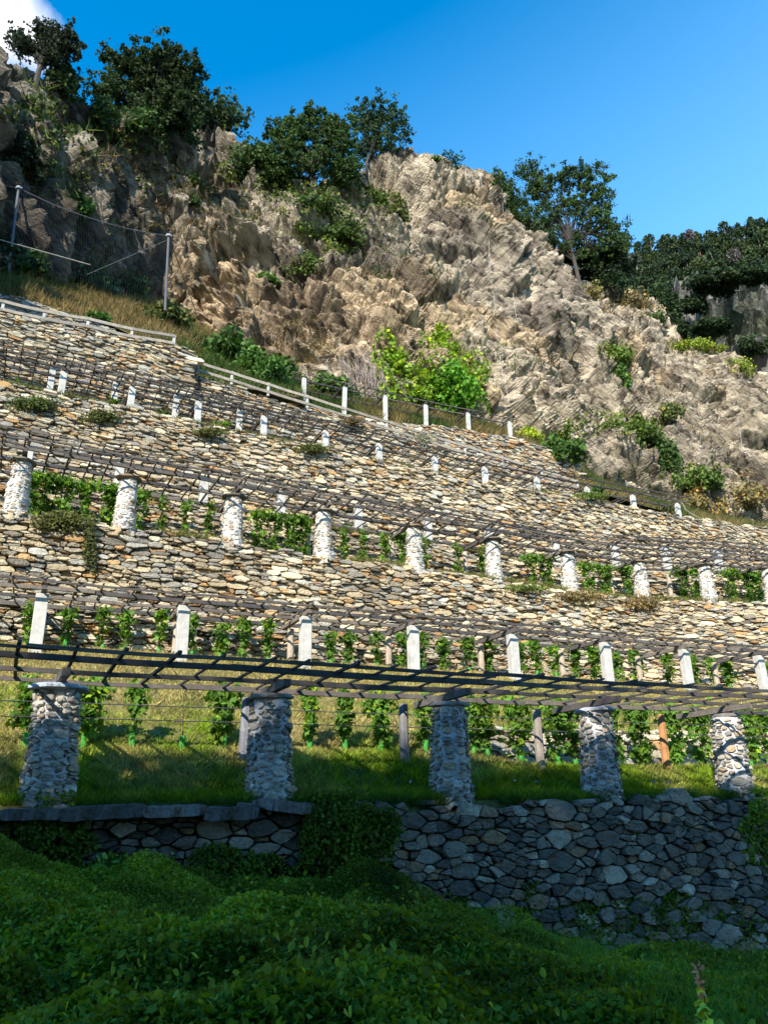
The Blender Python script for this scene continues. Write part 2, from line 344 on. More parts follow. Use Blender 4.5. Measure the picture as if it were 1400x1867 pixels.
def wall(name, label, Dfn, fr, s0, s1, zb, zt, pal, cw=.08, ch=.04, wr=(2, 9), hr=(1, 5), batter=.1, seed=1, m='stone', group=None, rag=.05, dark=(.045, .038, .03), thick=.45, cap=None, **kw):
    random.seed(seed)
    U, N = frame(fr); Dfn = polyfn(Dfn); zb = polyfn(zb); zt = polyfn(zt)
    ss = np.linspace(s0, s1, 200); zmin = float(zb(ss).min()); zmax = float(zt(ss).max())
    def mp(x, z, o):
        s = s0+x; zz = zmin+z; D = Dfn(s)-o-(zt(s)-zz)*batter
        D = D+.10*fbm(np.stack([s*.35, zz*.45, s*0], -1), seed, 2)
        return np.stack([U[0]*s+N[0]*D, U[1]*s+N[1]*D, zz], -1)
    rects = pack(s1-s0, zmax-zmin+.6, cw, ch, wr, hr)
    sc = s0+rects[:, 0]+rects[:, 2]/2; zc = zmin+rects[:, 1]+rects[:, 3]/2
    keep = (zc < zt(sc)-.04+rag*fbm(np.stack([sc*1.5, sc*0, sc*0], -1), 9, 3)*2) & (zc > zb(sc)-.15) & ((rng.random(len(sc)) > .012) | (rects[:, 3] > .12))
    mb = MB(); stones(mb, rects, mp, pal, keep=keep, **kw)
    # core of the wall behind the stones
    nx = int((s1-s0)/.5)+2; xs = np.linspace(0, s1-s0, nx); sv = s0+xs; lv = np.linspace(0, 1, 10)
    Z = zb(sv)[:, None]-.3+(zt(sv)-.06-zb(sv)+.3)[:, None]*lv[None]
    X = np.repeat(xs[:, None], 10, 1)
    Pf = mp(X.ravel(), (Z-zmin).ravel(), np.full(X.size, -.10)).reshape(nx, 10, 3)
    Pt = mp(xs, zt(sv)-.04-zmin, np.full(nx, -thick)).reshape(nx, 1, 3)
    Pb = Pt.copy(); Pb[..., 2] = (zb(sv)-.3)[:, None]
    G = np.concatenate([Pf, Pt, Pb], 1); k = G.shape[1]
    i = np.arange(nx-1)[:, None]*k; j = np.arange(k-1)[None]
    Q = np.stack([i+j, i+k+j, i+k+j+1, i+j+1], -1).reshape(-1, 4)
    ends = [np.arange(k)[None], (np.arange(k)+(nx-1)*k)[None, ::-1]]
    mb.add(G.reshape(-1, 3), [Q]+ends, dark)
    # loose flat stones lying along the top
    nt = int((s1-s0)/.33); st = np.sort(rng.uniform(s0, s1, nt))
    for s in st:
        p = mp(np.array([s-s0]), np.array([float(zt(s))-zmin+rng.uniform(-.05, .0)]), np.array([rng.uniform(-.35, -.05)]))[0]
        an = rng.normal(0, .25); ax0 = np.array([U[0]*math.cos(an)-U[1]*math.sin(an), U[0]*math.sin(an)+U[1]*math.cos(an), rng.normal(0, .05)]); ax0 /= np.linalg.norm(ax0)
        ax2 = np.array([rng.normal(0, .06), rng.normal(0, .06), 1.]); ax1 = np.cross(ax2, ax0); ax1 /= np.linalg.norm(ax1); ax2 = np.cross(ax0, ax1)
        mb.box(p, [ax0, ax1, ax2], (rng.uniform(.1, .28), rng.uniform(.1, .2), rng.uniform(.02, .05)), pick_cols(pal, 1)[0], .03)
    o = mb.build(name, M[m]); tag(o, label, 'stone wall', group)
    return mp, zmin
def D3path(s):  return np.interp(s, [-14, 22.6, 25.8, 28.6, 34, 44], [21.75, 22.05, 21.1, 20.2, 19.2, 17.5])
D3pts = [(s, float(D3path(s))) for s in (-14, 22.6, 25.8, 28.6, 34, 44)]

# ------------------------------------------------------------------ the walls
GW = 'dry stone retaining walls of the terraces'
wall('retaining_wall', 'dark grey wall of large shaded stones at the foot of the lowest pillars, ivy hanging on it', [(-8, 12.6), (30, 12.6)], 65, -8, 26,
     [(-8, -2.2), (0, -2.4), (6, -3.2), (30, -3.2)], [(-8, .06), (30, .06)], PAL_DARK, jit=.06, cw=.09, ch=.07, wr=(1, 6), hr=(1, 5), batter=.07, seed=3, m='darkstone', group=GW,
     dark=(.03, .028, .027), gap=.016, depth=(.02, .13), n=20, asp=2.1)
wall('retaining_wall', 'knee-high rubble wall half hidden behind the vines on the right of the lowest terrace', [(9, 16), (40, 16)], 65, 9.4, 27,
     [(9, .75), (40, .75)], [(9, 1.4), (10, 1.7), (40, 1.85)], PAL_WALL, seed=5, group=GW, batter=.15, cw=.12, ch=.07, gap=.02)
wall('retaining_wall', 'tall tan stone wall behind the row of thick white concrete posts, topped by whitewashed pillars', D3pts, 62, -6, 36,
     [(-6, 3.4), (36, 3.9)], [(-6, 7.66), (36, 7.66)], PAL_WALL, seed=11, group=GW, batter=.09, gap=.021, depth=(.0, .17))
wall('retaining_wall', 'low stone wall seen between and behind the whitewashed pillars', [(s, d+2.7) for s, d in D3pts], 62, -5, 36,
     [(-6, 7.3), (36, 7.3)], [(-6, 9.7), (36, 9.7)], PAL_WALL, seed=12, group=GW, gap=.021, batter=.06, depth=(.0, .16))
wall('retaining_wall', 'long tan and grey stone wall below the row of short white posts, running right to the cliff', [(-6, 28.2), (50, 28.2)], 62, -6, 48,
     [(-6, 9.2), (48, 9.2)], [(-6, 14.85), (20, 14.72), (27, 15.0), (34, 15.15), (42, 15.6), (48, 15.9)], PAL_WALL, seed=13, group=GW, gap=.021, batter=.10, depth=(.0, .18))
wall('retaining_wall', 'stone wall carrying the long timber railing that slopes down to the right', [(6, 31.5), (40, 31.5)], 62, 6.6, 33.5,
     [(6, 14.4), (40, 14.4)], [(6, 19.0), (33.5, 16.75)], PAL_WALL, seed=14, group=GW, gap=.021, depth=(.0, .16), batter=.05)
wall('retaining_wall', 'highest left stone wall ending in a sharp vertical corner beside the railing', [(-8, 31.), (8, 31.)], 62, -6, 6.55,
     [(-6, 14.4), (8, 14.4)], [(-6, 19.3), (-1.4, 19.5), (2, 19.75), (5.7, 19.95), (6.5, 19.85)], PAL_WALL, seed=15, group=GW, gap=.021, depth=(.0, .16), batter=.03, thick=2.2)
wall('retaining_wall', 'low grey stone kerb wall behind the short railing at the top left', [(-8, 32.3), (6, 32.3)], 62, -6, 5.2,
     [(-6, 19.2), (8, 19.2)], [(-6, 21.3), (-.3, 21.2), (3, 20.9), (5.2, 20.3)], PAL_GREY, seed=16, group=GW, gap=.021, batter=.05)
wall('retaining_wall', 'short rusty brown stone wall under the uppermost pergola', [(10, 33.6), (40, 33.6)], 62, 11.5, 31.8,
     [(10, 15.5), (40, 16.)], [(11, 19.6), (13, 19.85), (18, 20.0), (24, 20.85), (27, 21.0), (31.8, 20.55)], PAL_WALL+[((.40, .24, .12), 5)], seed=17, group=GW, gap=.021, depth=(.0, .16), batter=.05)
# big coping slabs on the near wall
def slab(cx_s, w, D, z, h, name, label, cat, parent=None, col=(.13, .135, .15)):
    n = 20; mb = MB(); tl_ = rng.normal(0, .025); z += rng.normal(0, .025); h *= rng.uniform(.75, 1.1); col = np.array(col)*rng.uniform(.6, 1.25)*np.array([1.08, 1, .9]); c0 = np.array([*(U65*cx_s+N65*D), z])
    rows_ = []
    for i in range(n):
        t = (i/(n-1)*2-1)
        for (dd, zz) in ((-.30, -.5), (-.33, .42), (.25, .5), (.25, -.5)):
            e = .10*fbm(np.array([[cx_s*7+t*5, dd*5, zz*4]]), 31, 4)[0]
            sc = 1-.35*abs(t)**10
            rows_.append([*(U65*(cx_s+t*w/2*.94)+N65*(D+dd+e)), z+zz*h*sc+e*.18+tl_*t])
    i = np.arange(n-1)[:, None]*4; j = np.arange(4)[None]; k = (j+1) % 4
    Q = np.stack([i+j, i+4+j, i+4+k, i+k], -1).reshape(-1, 4)
    mb.add(np.array(rows_), [Q, np.array([[0, 1, 2, 3]]), np.array([[3, 2, 1, 0]])+4*(n-1)], col)
    o = mb.build(name, M['darkstone'], loc=c0); tag(o, label, cat, 'coping slabs on the near wall')
sl = [(-1.9, 1.9, 'dark coping slab on the near wall at the left edge of the picture'), (.35, 1.25, 'dark coping slab under and left of the leftmost stone pillar'),
      (1.95, 1.6, 'long blue-grey coping slab just right of the leftmost stone pillar'), (3.35, 1.1, 'cracked coping slab midway between the two leftmost pillars'),
      (4.3, .72, 'narrow coping slab just left of the second pillar')]
sl = [(S(20, 1480, 12.6, 65)-1.0, 1.8), (S(60, 1480, 12.6, 65), .9), (S(185, 1480, 12.6, 65), 1.28), (S(315, 1480, 12.6, 65), 1.0), (S(415, 1480, 12.6, 65), .88), (S(513, 1480, 12.6, 65), .82)]
for (s_, w_), lb in zip(sl, ['dark coping slab on the near wall cut by the left edge of the picture', 'coping slab directly under the leftmost stone pillar', 'long dark coping slab just right of the leftmost pillar',
                             'rough coping slab midway between the two leftmost pillars', 'dark coping slab just left of the second pillar', 'smooth coping slab under the second stone pillar']):
    slab(s_, w_, 12.62, .0, .2, 'coping_slab', lb, 'stone slab')

# ------------------------------------------------------------------ ground strips
def strip(name, A, B, nt, col, mt='soil', prof=None, amp=.05, colf=None, kind='structure'):
    A = np.asarray(A, float); B = np.asarray(B, float); ns = len(A); t = np.linspace(0, 1, nt)
    P = A[:, None]*(1-t)[None, :, None]+B[:, None]*t[None, :, None]
    if prof is not None: P[..., 2] = A[:, None, 2]+(B-A)[:, None, 2]*prof(t)[None]
    if amp: P[..., 2] += amp*fbm(P*np.array([.8, .8, 0])+5, 41, 4)*np.minimum(1, np.minimum(t, 1-t)*8)[None]
    i = np.arange(ns-1)[:, None]*nt; j = np.arange(nt-1)[None]
    Q = np.stack([i+j, i+nt+j, i+nt+j+1, i+j+1], -1).reshape(-1, 4)
    mb = MB(); c = np.asarray(col, float)
    C = np.tile(c, (ns*nt, 1)) if colf is None else colf(P.reshape(-1, 3))
    mb.add(P.reshape(-1, 3), Q, C); o = mb.build(name, M[mt], smooth=True); tag(o, kind=kind); return P
def PT(s, D, z, fr=62):
    U, N = frame(fr); s = np.asarray(s, float); D = np.broadcast_to(D, s.shape); z = np.broadcast_to(z, s.shape)
    return np.stack([U[0]*s+N[0]*D, U[1]*s+N[1]*D, z], -1)
def gz(x, y):                                  # near ground: a bank falling to the right
    s = x*U65[0]+y*U65[1]; D = x*N65[0]+y*N65[1]
    near = np.interp(s, [-10, -3, 1.5, 5, 9, 30], [-1.05, -1.1, -1.3, -1.55, -2.0, -2.3])
    far = np.interp(s, [-10, -3, 0, 2.3, 6, 9.5, 12, 30], [-.6, -.75, -.85, -1.25, -2.0, -2.65, -2.8, -2.8])
    t = np.clip((D-3)/9.6, 0, 1); return near*(1-t)+far*t
xs = np.linspace(-16, 32, 97); ys = np.linspace(-14, 29, 87)
G = np.zeros((97, 87, 3)); G[..., 0] = xs[:, None]; G[..., 1] = ys[None]; G[..., 2] = gz(G[..., 0], G[..., 1])+.12*fbm(G*np.array([.6, .6, 0]), 3, 3)
Dg = G[..., 0]*N65[0]+G[..., 1]*N65[1]; G[..., 2] = np.where(Dg > 13., -3.2, G[..., 2])
i = np.arange(96)[:, None]*87; j = np.arange(86)[None]
mb = MB(); mb.add(G.reshape(-1, 3), np.stack([i+j, i+87+j, i+87+j+1, i+j+1], -1).reshape(-1, 4), (.03, .045, .018)); tag(mb.build('bank', M['soil'], smooth=True), kind='structure')
mb = MB(); mb.add([[-3000, -3000, -3.6], [3000, -3000, -3.6], [3000, 3000, -3.6], [-3000, 3000, -3.6]], np.array([[0, 1, 2, 3]]), (.06, .08, .035)); tag(mb.build('ground', M['soil']), kind='structure')
# grass terrace between the two lowest rows
def t1z(s, D):
    left = np.interp(D, [12.4, 13.2, 14.2, 15.4, 17.5, 19.2, 20.2, 22.5], [.0, .22, .80, 1.35, 2.45, 3.36, 3.75, 3.95])
    rightp = np.interp(D, [12.4, 13.2, 14.2, 16.1, 16.35, 17.5, 19.2, 20.2, 22.5], [.0, .16, .68, .85, 1.72, 2.35, 3.36, 3.75, 3.95])
    k = np.clip((s-8.6)/1.6, 0, 1); return left*(1-k)+rightp*k
ss = np.linspace(-8, 34, 170); Dt = np.linspace(12.6, 23.2, 70)
G = np.zeros((170, 70, 3)); G[..., 0] = ss[:, None]*U65[0]+Dt[None]*N65[0]; G[..., 1] = ss[:, None]*U65[1]+Dt[None]*N65[1]
G[..., 2] = t1z(ss[:, None], Dt[None])+.06*fbm(G*np.array([1.2, 1.2, 0]), 8, 4)*(Dt > 12.7)
G[:, 0, 2] = -.6
def turfcol(P):
    n_ = fbm(P*np.array([.7, .7, 0])+9, 12, 3); D_ = P[:, 0]*N65[0]+P[:, 1]*N65[1]
    k = np.clip(.55+1.6*n_+(D_-15.)*.18, 0, 1)[:, None]
    return np.array([.05, .08, .02])*(1-k)+np.array([.17, .14, .05])*k
i = np.arange(169)[:, None]*70; j = np.arange(69)[None]
mb = MB(); mb.add(G.reshape(-1, 3), np.stack([i+j, i+70+j, i+70+j+1, i+j+1], -1).reshape(-1, 4), turfcol(G.reshape(-1, 3))); tag(mb.build('grass_slope', M['soil'], smooth=True), kind='structure')
EARTH = (.17, .13, .07)
s_ = np.linspace(-6, 38, 90); strip('terrace_path', PT(s_, D3path(s_)+.1, 7.62), PT(s_, D3path(s_)+3.0, 7.7), 8, (.16, .14, .06))
strip('terrace_path', PT(s_, D3path(s_)+2.8, 9.62), PT(s_, np.full(90, 28.4), 9.7), 8, EARTH)
s_ = np.linspace(-6, 46, 90); z4 = np.interp(s_, [-6, 20, 27, 34, 42, 48], [14.8, 14.67, 14.95, 15.1, 15.55, 15.85])
strip('terrace_path', PT(s_, 28.3, z4), PT(s_, 32., z4+.05), 8, EARTH)
s_ = np.linspace(6, 33.6, 50); z5 = np.interp(s_, [6, 33.5], [18.95, 16.7])
strip('terrace_path', PT(s_, 31.6, z5), PT(s_, 34., z5+.1), 8, EARTH)

# ------------------------------------------------------------------ cliff
def azt(x, y):
    d = ray(x, y); return math.degrees(math.atan2(d[0], d[1])), d[2]/math.hypot(d[0], d[1])
crest_px = [(-160, 60), (-60, 85), (0, 112), (60, 120), (110, 165), (170, 205), (230, 225), (330, 240), (372, 235), (395, 212), (425, 236), (445, 262), (500, 300), (560, 335), (640, 315), (690, 282), (730, 262), (748, 278), (790, 300),
            (850, 298), (905, 322), (940, 385), (985, 408), (1010, 455), (1050, 510), (1100, 532), (1170, 558), (1210, 590), (1235, 615), (1300, 650), (1400, 690), (1500, 720), (1640, 760)]
base_px = [(-160, 480), (0, 500), (150, 530), (300, 560), (400, 625), (500, 700), (640, 735), (900, 805), (1040, 875), (1200, 940), (1400, 1000), (1640, 1060)]
cA = np.array([azt(*p) for p in crest_px]); bA = np.array([azt(*p) for p in base_px])
# az, base distance
rb_f = polyfn([(-50, 30), (-40, 30.5), (-34, 33), (-29, 36.5), (-24, 41), (-19, 46), (-16, 46), (-12, 43.5), (-5, 42), (2, 43), (8, 45.5), (15, 51), (20, 56), (25, 60), (32, 70), (45, 90)])
k_f = polyfn([(-45, .28), (-25, .25), (-15, .34), (0, .42), (10, .45), (20, .62), (30, .7), (45, .7)])
tb_f = polyfn([tuple(p) for p in bA]); tcf = polyfn([tuple(p) for p in cA])
def cliff_pts(az, t):
    rb = rb_f(az); zb = tb_f(az)*rb; k = k_f(az); tE = tcf(az)
    rc = (rb-k*zb)/np.maximum(1-k*tE, .25); rc = np.clip(rc, rb+2, 140); zc = tE*rc
    tt = t; rho = rb+(rc-rb)*(tt**1.15); z = zb+(zc-zb)*tt
    a = np.radians(az); return np.stack([rho*np.sin(a), rho*np.cos(a), z], -1), a
def facets(P, cell, rotm, seed, tilt=.5, edge=.12):
    """cellular blocks: every point takes the offset and tilt of its nearest cell, bevelled where two cells meet"""
    Q = (P@rotm.T)/np.asarray(cell); I = np.floor(Q).astype(np.int64); n = len(Q)
    b1 = np.full(n, 1e9); b2 = np.full(n, 1e9); v1 = np.zeros(n); v2 = np.zeros(n); idv = np.zeros(n)
    for a in (-1, 0, 1):
        for b in (-1, 0, 1):
            for c in (-1, 0, 1):
                J = I+np.array([a, b, c]); h = [hsh(J[:, 0], J[:, 1], J[:, 2], seed+k) for k in range(3)]
                d = Q-J-np.stack(h, -1); dd = (d**2).sum(1)
                o = hsh(J[:, 0], J[:, 1], J[:, 2], seed+7)*2-1
                v = o+sum((hsh(J[:, 0], J[:, 1], J[:, 2], seed+11+k)*2-1)*tilt*2*d[:, k] for k in range(3))
                m = dd < b1; m2 = (~m) & (dd < b2)
                b2 = np.where(m, b1, np.where(m2, dd, b2)); v2 = np.where(m, v1, np.where(m2, v, v2))
                b1 = np.where(m, dd, b1); v1 = np.where(m, v, v1); idv = np.where(m, (o+1)/2, idv)
    w = np.clip((np.sqrt(b2)-np.sqrt(b1))/edge, 0, 1); w = .5+.5*w*w*(3-2*w); crack = 1-np.clip((np.sqrt(b2)-np.sqrt(b1))/(edge*.8), 0, 1)
    return v1*w+v2*(1-w)-1.1*crack, idv
def bedding(az, dip):        # axes: along strata (down to the right), across the strata, into the face
    U, N = frame(az); e1 = np.array([U[0]*math.cos(R(dip)), U[1]*math.cos(R(dip)), -math.sin(R(dip))]); e3 = np.array([N[0], N[1], 0.]); e2 = np.cross(e3, e1)
    return np.stack([e1, e2, e3])
def cliff_mesh():
    az = np.concatenate([np.linspace(-42, -14, 560, endpoint=False), np.linspace(-14, 38, 620)]); t = np.linspace(0, 1, 430)
    A, T = np.meshgrid(az, t, indexing='ij'); P, a = cliff_pts(A, T)
    # outward direction (toward the valley and a little up)
    dA = np.gradient(P, axis=0); dT = np.gradient(P, axis=1); N_ = np.cross(dA, dT); N_ /= np.linalg.norm(N_, axis=2)[..., None]
    sm = np.mean(N_*(-np.stack([np.sin(a), np.cos(a), 0*a], -1)), axis=2); N_[sm < 0] *= -1
    p = P.reshape(-1, 3); w = fbm(p*.2, 55, 2)[:, None]*np.array([.6, .6, .6]); q = p+w*.7
    kl = np.clip((-A.ravel()-14)/6, 0, 1)            # left part: steeper, thinner strata
    R1, R2 = bedding(62, 38), bedding(15, 50)
    def both(cell, seed, tilt, edge=.12):
        v1, i1 = facets(q, cell, R1, seed, tilt, edge); v2, i2 = facets(q, cell, R2, seed+100, tilt, edge); m = kl > fbm(p*.3, 3, 2)*.6+.5
        return np.where(m, v2, v1), np.where(m, i2, i1)
    big, b_id = both((8, 4.0, 5), 1, .7, .14); mid, m_id = both((4.2, 1.1, 2.6), 21, .6, .2); sml, s_id = both((1.6, .48, 1.1), 41, .8, .34); tin, t_id = both((.65, .26, .6), 61, .8, .5)
    def sm(v, k):
        g_ = v.reshape(T.shape)
        for _ in range(k):
            g_ = (np.roll(g_, 1, 0)+np.roll(g_, -1, 0)+g_*2)/4; g_ = (np.roll(g_, 1, 1)+np.roll(g_, -1, 1)+g_*2)/4
        return g_.ravel()
    def beds(axes, T_, seed):
        u = (q@axes[1])/T_+.55*fbm(q*np.array([.10, .10, .10])+seed, seed, 2)+.10*fbm(q*.6, seed+5, 2); k_ = np.floor(u).astype(np.int64); f_ = u-k_
        w_ = (q@axes[0])/(T_*5)+hsh(k_, k_*0, k_*0, seed)*7; kk_ = np.floor(w_).astype(np.int64); o_ = hsh(k_, kk_, k_*0, seed+1)
        prof = np.where(f_ < .86, f_/.86, (1-f_)/.14)            # slab face leaning out, then an undercut step
        jn = np.minimum(w_-kk_, 1-(w_-kk_)); return prof*(.35+.9*o_)-.35*(1-np.clip(jn/.03, 0, 1))
    kL = kl > fbm(p*.3, 3, 2)*.6+.5
    bd = np.where(kL, beds(R2, 2.6, 301), beds(R1, 2.9, 301)); bd2 = np.where(kL, beds(R2, .8, 331), beds(R1, .85, 331)); patch = np.clip(.55+1.6*fbm(p*.07+9, 71, 3), 0, 1)
    env = np.minimum(1, np.minimum(T.ravel(), (1-T.ravel())*1.6)*7+.25)
    ridge = fbm(p*np.array([.07, .07, .035]), 77, 3)
    disp = (1.15*big+.58*mid+.29*sml+.09*tin+1.35*bd*patch+.5*bd2)*env+3.6*ridge*np.minimum(1, T.ravel()*4)*np.minimum(1, (1-T.ravel())*3+.15)
    p2 = p+N_.reshape(-1, 3)*disp[:, None]
    P2 = p2.reshape(P.shape)
    # plateau falling away behind the crest
    ext = []
    for k, (dr, dz) in enumerate(((1.5, -.2), (4, -1.), (9, -4), (18, -12), (35, -30))):
        e = P2[:, -1].copy(); e[:, 0] += dr*np.sin(a[:, 0]); e[:, 1] += dr*np.cos(a[:, 0]); e[:, 2] += dz; ext.append(e[:, None])
    bot = P2[:, :1].copy(); bot[..., 2] -= 6
    G = np.concatenate([bot, P2]+ext, 1); nt = G.shape[1]; ns = len(az)
    # rock colour: pale tan where the rock is fresh, grey and rusty in other beds
    fr = (.55*m_id+.45*s_id); hue = fbm(p*np.array([.09, .09, .09])+3, 91, 3)
    c = np.ones((len(p), 3))*(.55+.6*fr)[:, None]
    wz = np.clip(fbm(p*.16+np.array([3, 1, 7]), 191, 4)*5-.6, 0, 1)[:, None]; c = c*(1-wz)+c*wz*np.array([.50, .49, .50]); w3 = np.clip(fbm(p*np.array([.05, .05, .09])+31, 291, 3)*4, 0, 1)[:, None]; c = c*(1-w3)+c*w3*np.array([.88, .89, .92])
    c *= np.where(hue[:, None] > .12, np.array([1.36, 1.20, 1.0]), np.array([1.24, 1.19, 1.12]))
    
    grey = np.clip((-A.ravel()-15)/8, 0, 1)[:, None]; c = c*(1-grey)+c*np.array([.62, .64, .68])*grey  # left rock darkened and blued: its shade painted into the colour
    # lichen green and brown where it is not steep (ledges)
    n2 = np.cross(np.gradient(P2, axis=0), np.gradient(P2, axis=1)); n2 /= np.linalg.norm(n2, axis=2)[..., None]+1e-9
    ups = np.abs(n2[..., 2]).ravel(); lich = np.clip((ups-.75)*4, 0, 1)*np.clip(fbm(p*.2, 15, 3)*3+.3, 0, 1)
    c = c*(1-.65*lich[:, None])+.65*lich[:, None]*np.array([.28, .36, .14])
    Cc = c.reshape(P.shape)
    C = np.concatenate([Cc[:, :1], Cc]+[Cc[:, -1:]*.6]*5, 1)
    i = np.arange(ns-1)[:, None]*nt; j = np.arange(nt-1)[None]
    Q = np.stack([i+j, i+nt+j, i+nt+j+1, i+j+1], -1).reshape(-1, 4)
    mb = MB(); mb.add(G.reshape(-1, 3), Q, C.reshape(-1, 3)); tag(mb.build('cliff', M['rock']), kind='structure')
    return p2
CL = cliff_mesh(); cpx, cpy = proj(CL)
def on_cliff(x, y, r=14):
    m = np.where((np.abs(cpx-x) < r) & (np.abs(cpy-y) < r))[0]
    if len(m) == 0: m = np.array([np.argmin((cpx-x)**2+(cpy-y)**2)])
    d = (CL[m]**2).sum(1); k = m[np.argsort(d)[len(d)//3]]; return CL[k].copy()
# slope of rough grass between the top walls and the cliff
A_px = [(-160, 490, 32.6), (0, 535, 32.6), (200, 592, 32.6), (338, 655, 31.9), (350, 690, 31.8), (545, 725, 32.2), (560, 748, 33.9), (900, 795, 33.9), (1040, 838, 33.9), (1052, 888, 31.8), (1230, 938, 28.9), (1400, 968, 28.6), (1640, 1010, 28.6)]
Apt = np.array([at(x, y, D) for x, y, D in A_px]); aA = np.degrees(np.arctan2(Apt[:, 0], Apt[:, 1]))
az = np.linspace(-40, 37, 240); Ai = np.stack([np.interp(az, aA, Apt[:, k]) for k in range(3)], -1)
Bi, _ = cliff_pts(az, np.full(240, .04)); bo = Bi[:, :2]/np.linalg.norm(Bi[:, :2], axis=1)[:, None]; Bi[:, :2] += bo*.8
def slopecol(P):
    n_ = fbm(P*np.array([.4, .4, .4]), 22, 4); k = np.clip(.5+1.5*n_, 0, 1)[:, None]
    return np.array([.05, .065, .02])*(1-k)+np.array([.15, .11, .05])*k
SLP = strip('hillside', Ai, Bi, 30, (.2, .17, .08), prof=lambda t: t**.9, amp=.5, colf=slopecol)
spx, spy = proj(SLP.reshape(-1, 3))
def on_slope(x, y):
    k = np.argmin((spx-x)**2+(spy-y)**2); return SLP.reshape(-1, 3)[k].copy()

# ------------------------------------------------------------------ pillars
def pillar(path_s, D, fr, z0, ztop, r0, r1, label, group, style, seed, capcol=(.26, .24, .22), capr=.42):
    U, N = frame(fr); random.seed(seed); c = np.array([*(U*path_s+N*D), z0-.05])
    root = empty('stone_pillar', c, label, 'pillar', group); H = ztop-z0-.03+.05
    mb = MB(); circ = 2*math.pi*r0; lean = rng.normal(0, .012, 2)
    def mp(x, z, o):
        rr = r0+(r1-r0)*np.clip(z/H, 0, 1)**.8; th = x/circ*2*math.pi
        rr = rr*(1+.05*np.sin(3*th+seed)*np.cos(z*2+seed))+o+.02*fbm(np.stack([np.cos(th)*2+seed, np.sin(th)*2, z*2.5], -1), seed, 2)
        return np.stack([rr*np.cos(th)+lean[0]*z, rr*np.sin(th)+lean[1]*z, z], -1)
    if style == 'rubble':
        rects = pack(circ, H+.1, .07, .04, (2, 5), (1, 4), big=.04)
        stones(mb, rects, mp, PAL_PIL, gap=.045, depth=(.01, .055), back=-.08, n=10, jit=.12, warp=.03, asp=1.7, keep=rects[:, 1]+rects[:, 3]/2 < H-.03)
        mcol, mo = (.46, .47, .50), -.012
    else:
        rects = pack(circ, H+.1, .06, .045, (2, 6), (1, 4), big=.05)
        pal = [((.44, .40, .33), 5), ((.50, .47, .42), 4), ((.34, .26, .17), 2), ((.26, .23, .19), 1.5)]
        stones(mb, rects, mp, pal, gap=.03, depth=(.0, .025), back=-.08, n=9, jit=.12, warp=.03, asp=1.7, keep=rects[:, 1]+rects[:, 3]/2 < H-.03)
        mcol, mo = (.48, .47, .44), -.002
    nz_, nt_ = 40, 36; zz = np.linspace(0, H, nz_); xx = np.arange(nt_)/nt_*circ
    Zg, Xg = np.meshgrid(zz, xx, indexing='ij'); o = mo+.02*fbm(np.stack([Xg*6, Zg*6, Xg*0+seed], -1), seed, 3)
    V = mp(Xg.ravel(), Zg.ravel(), o.ravel()); i = np.arange(nz_-1)[:, None]*nt_; j = np.arange(nt_)[None]; k = (j+1) % nt_
    mb.add(V, [np.stack([i+j, i+k, i+nt_+k, i+nt_+j], -1).reshape(-1, 4), (np.arange(nt_)+(nz_-1)*nt_)[None]], mcol)
    mb.build('shaft', M['mortar'], root)
    # irregular cap slab
    n = 16; th = np.arange(n)*2*math.pi/n; rad = capr*(1+.10*np.sin(2*th+seed)+.05*rng.uniform(-1, 1, n)); tilt = rng.normal(0, .03, 2)
    mb = MB(); rings = [(.80, 0.), (1., .015), (1.0, .045), (.86, .085), (.3, .10)]
    V = []
    for sc, z in rings:
        x_, y_ = rad*sc*np.cos(th)*(1+.02*rng.uniform(-1, 1, n)), rad*sc*np.sin(th); V.append(np.stack([x_+lean[0]*H, y_+lean[1]*H, H+z+tilt[0]*x_+tilt[1]*y_+.008*rng.uniform(-1, 1, n)], -1))
    i = np.arange(len(rings)-1)[:, None]*n; j = np.arange(n)[None]; k = (j+1) % n
    mb.add(np.concatenate(V), [np.stack([i+j, i+k, i+n+k, i+n+j], -1).reshape(-1, 4), np.arange(n)[None, ::-1], (np.arange(n)+(len(rings)-1)*n)[None]], capcol)
    mb.build('cap_stone', M['stone'], root)
    return root
r1x = [100, 495, 820, 1090, 1326]; r1s = [S(x, 1350, 12.95, 65) for x in r1x]
capc = [(.34, .38, .44), (.20, .18, .15), (.26, .23, .20), (.34, .35, .38), (.16, .15, .14)]
desc = ['leftmost stone pillar of the near row, bulging base and thick bluish slab cap', 'second stone pillar of the near row, with a rough brown cap on a smooth coping slab',
        'middle stone pillar of the near row, a timber beam lying across its flat cap', 'fourth stone pillar of the near row, a thin pale slab tilted on its top', 'sunlit fifth stone pillar at the right end of the near row']
ztop1 = 1.86
for i_, s in enumerate(r1s):
    pillar(s, 12.98, 65, .05, ztop1-.09, .38, .29, desc[i_], 'rubble stone pillars of the near pergola', 'rubble', 100+i_, capc[i_], [.43, .36, .36, .38, .30][i_])
r3x = [17, 221, 424, 591, 756, 897, 1032, 1160, 1277, 1391]
r3P = []
for x in r3x:
    s = 0.
    for _ in range(12): s = S(x, 1000, float(D3path(s))+.2)
    r3P.append(s)
d3 = ['grey plastered pillar at the left end of the whitewashed row, on a boulder', 'second pillar of the whitewashed row, peeling grey plaster', 'third whitewashed pillar with a wide flat cap, beside a short wooden stake',
      'fourth whitewashed pillar from the left in the upper row', 'fifth whitewashed pillar from the left in the upper row', 'sixth whitewashed pillar from the left in the upper row',
      'seventh whitewashed pillar, with dry brown plants at its foot', 'eighth whitewashed pillar, at the bend of the terrace', 'ninth whitewashed pillar, second from the right edge', 'whitewashed pillar cut by the right edge of the picture']
ZT3 = 9.33
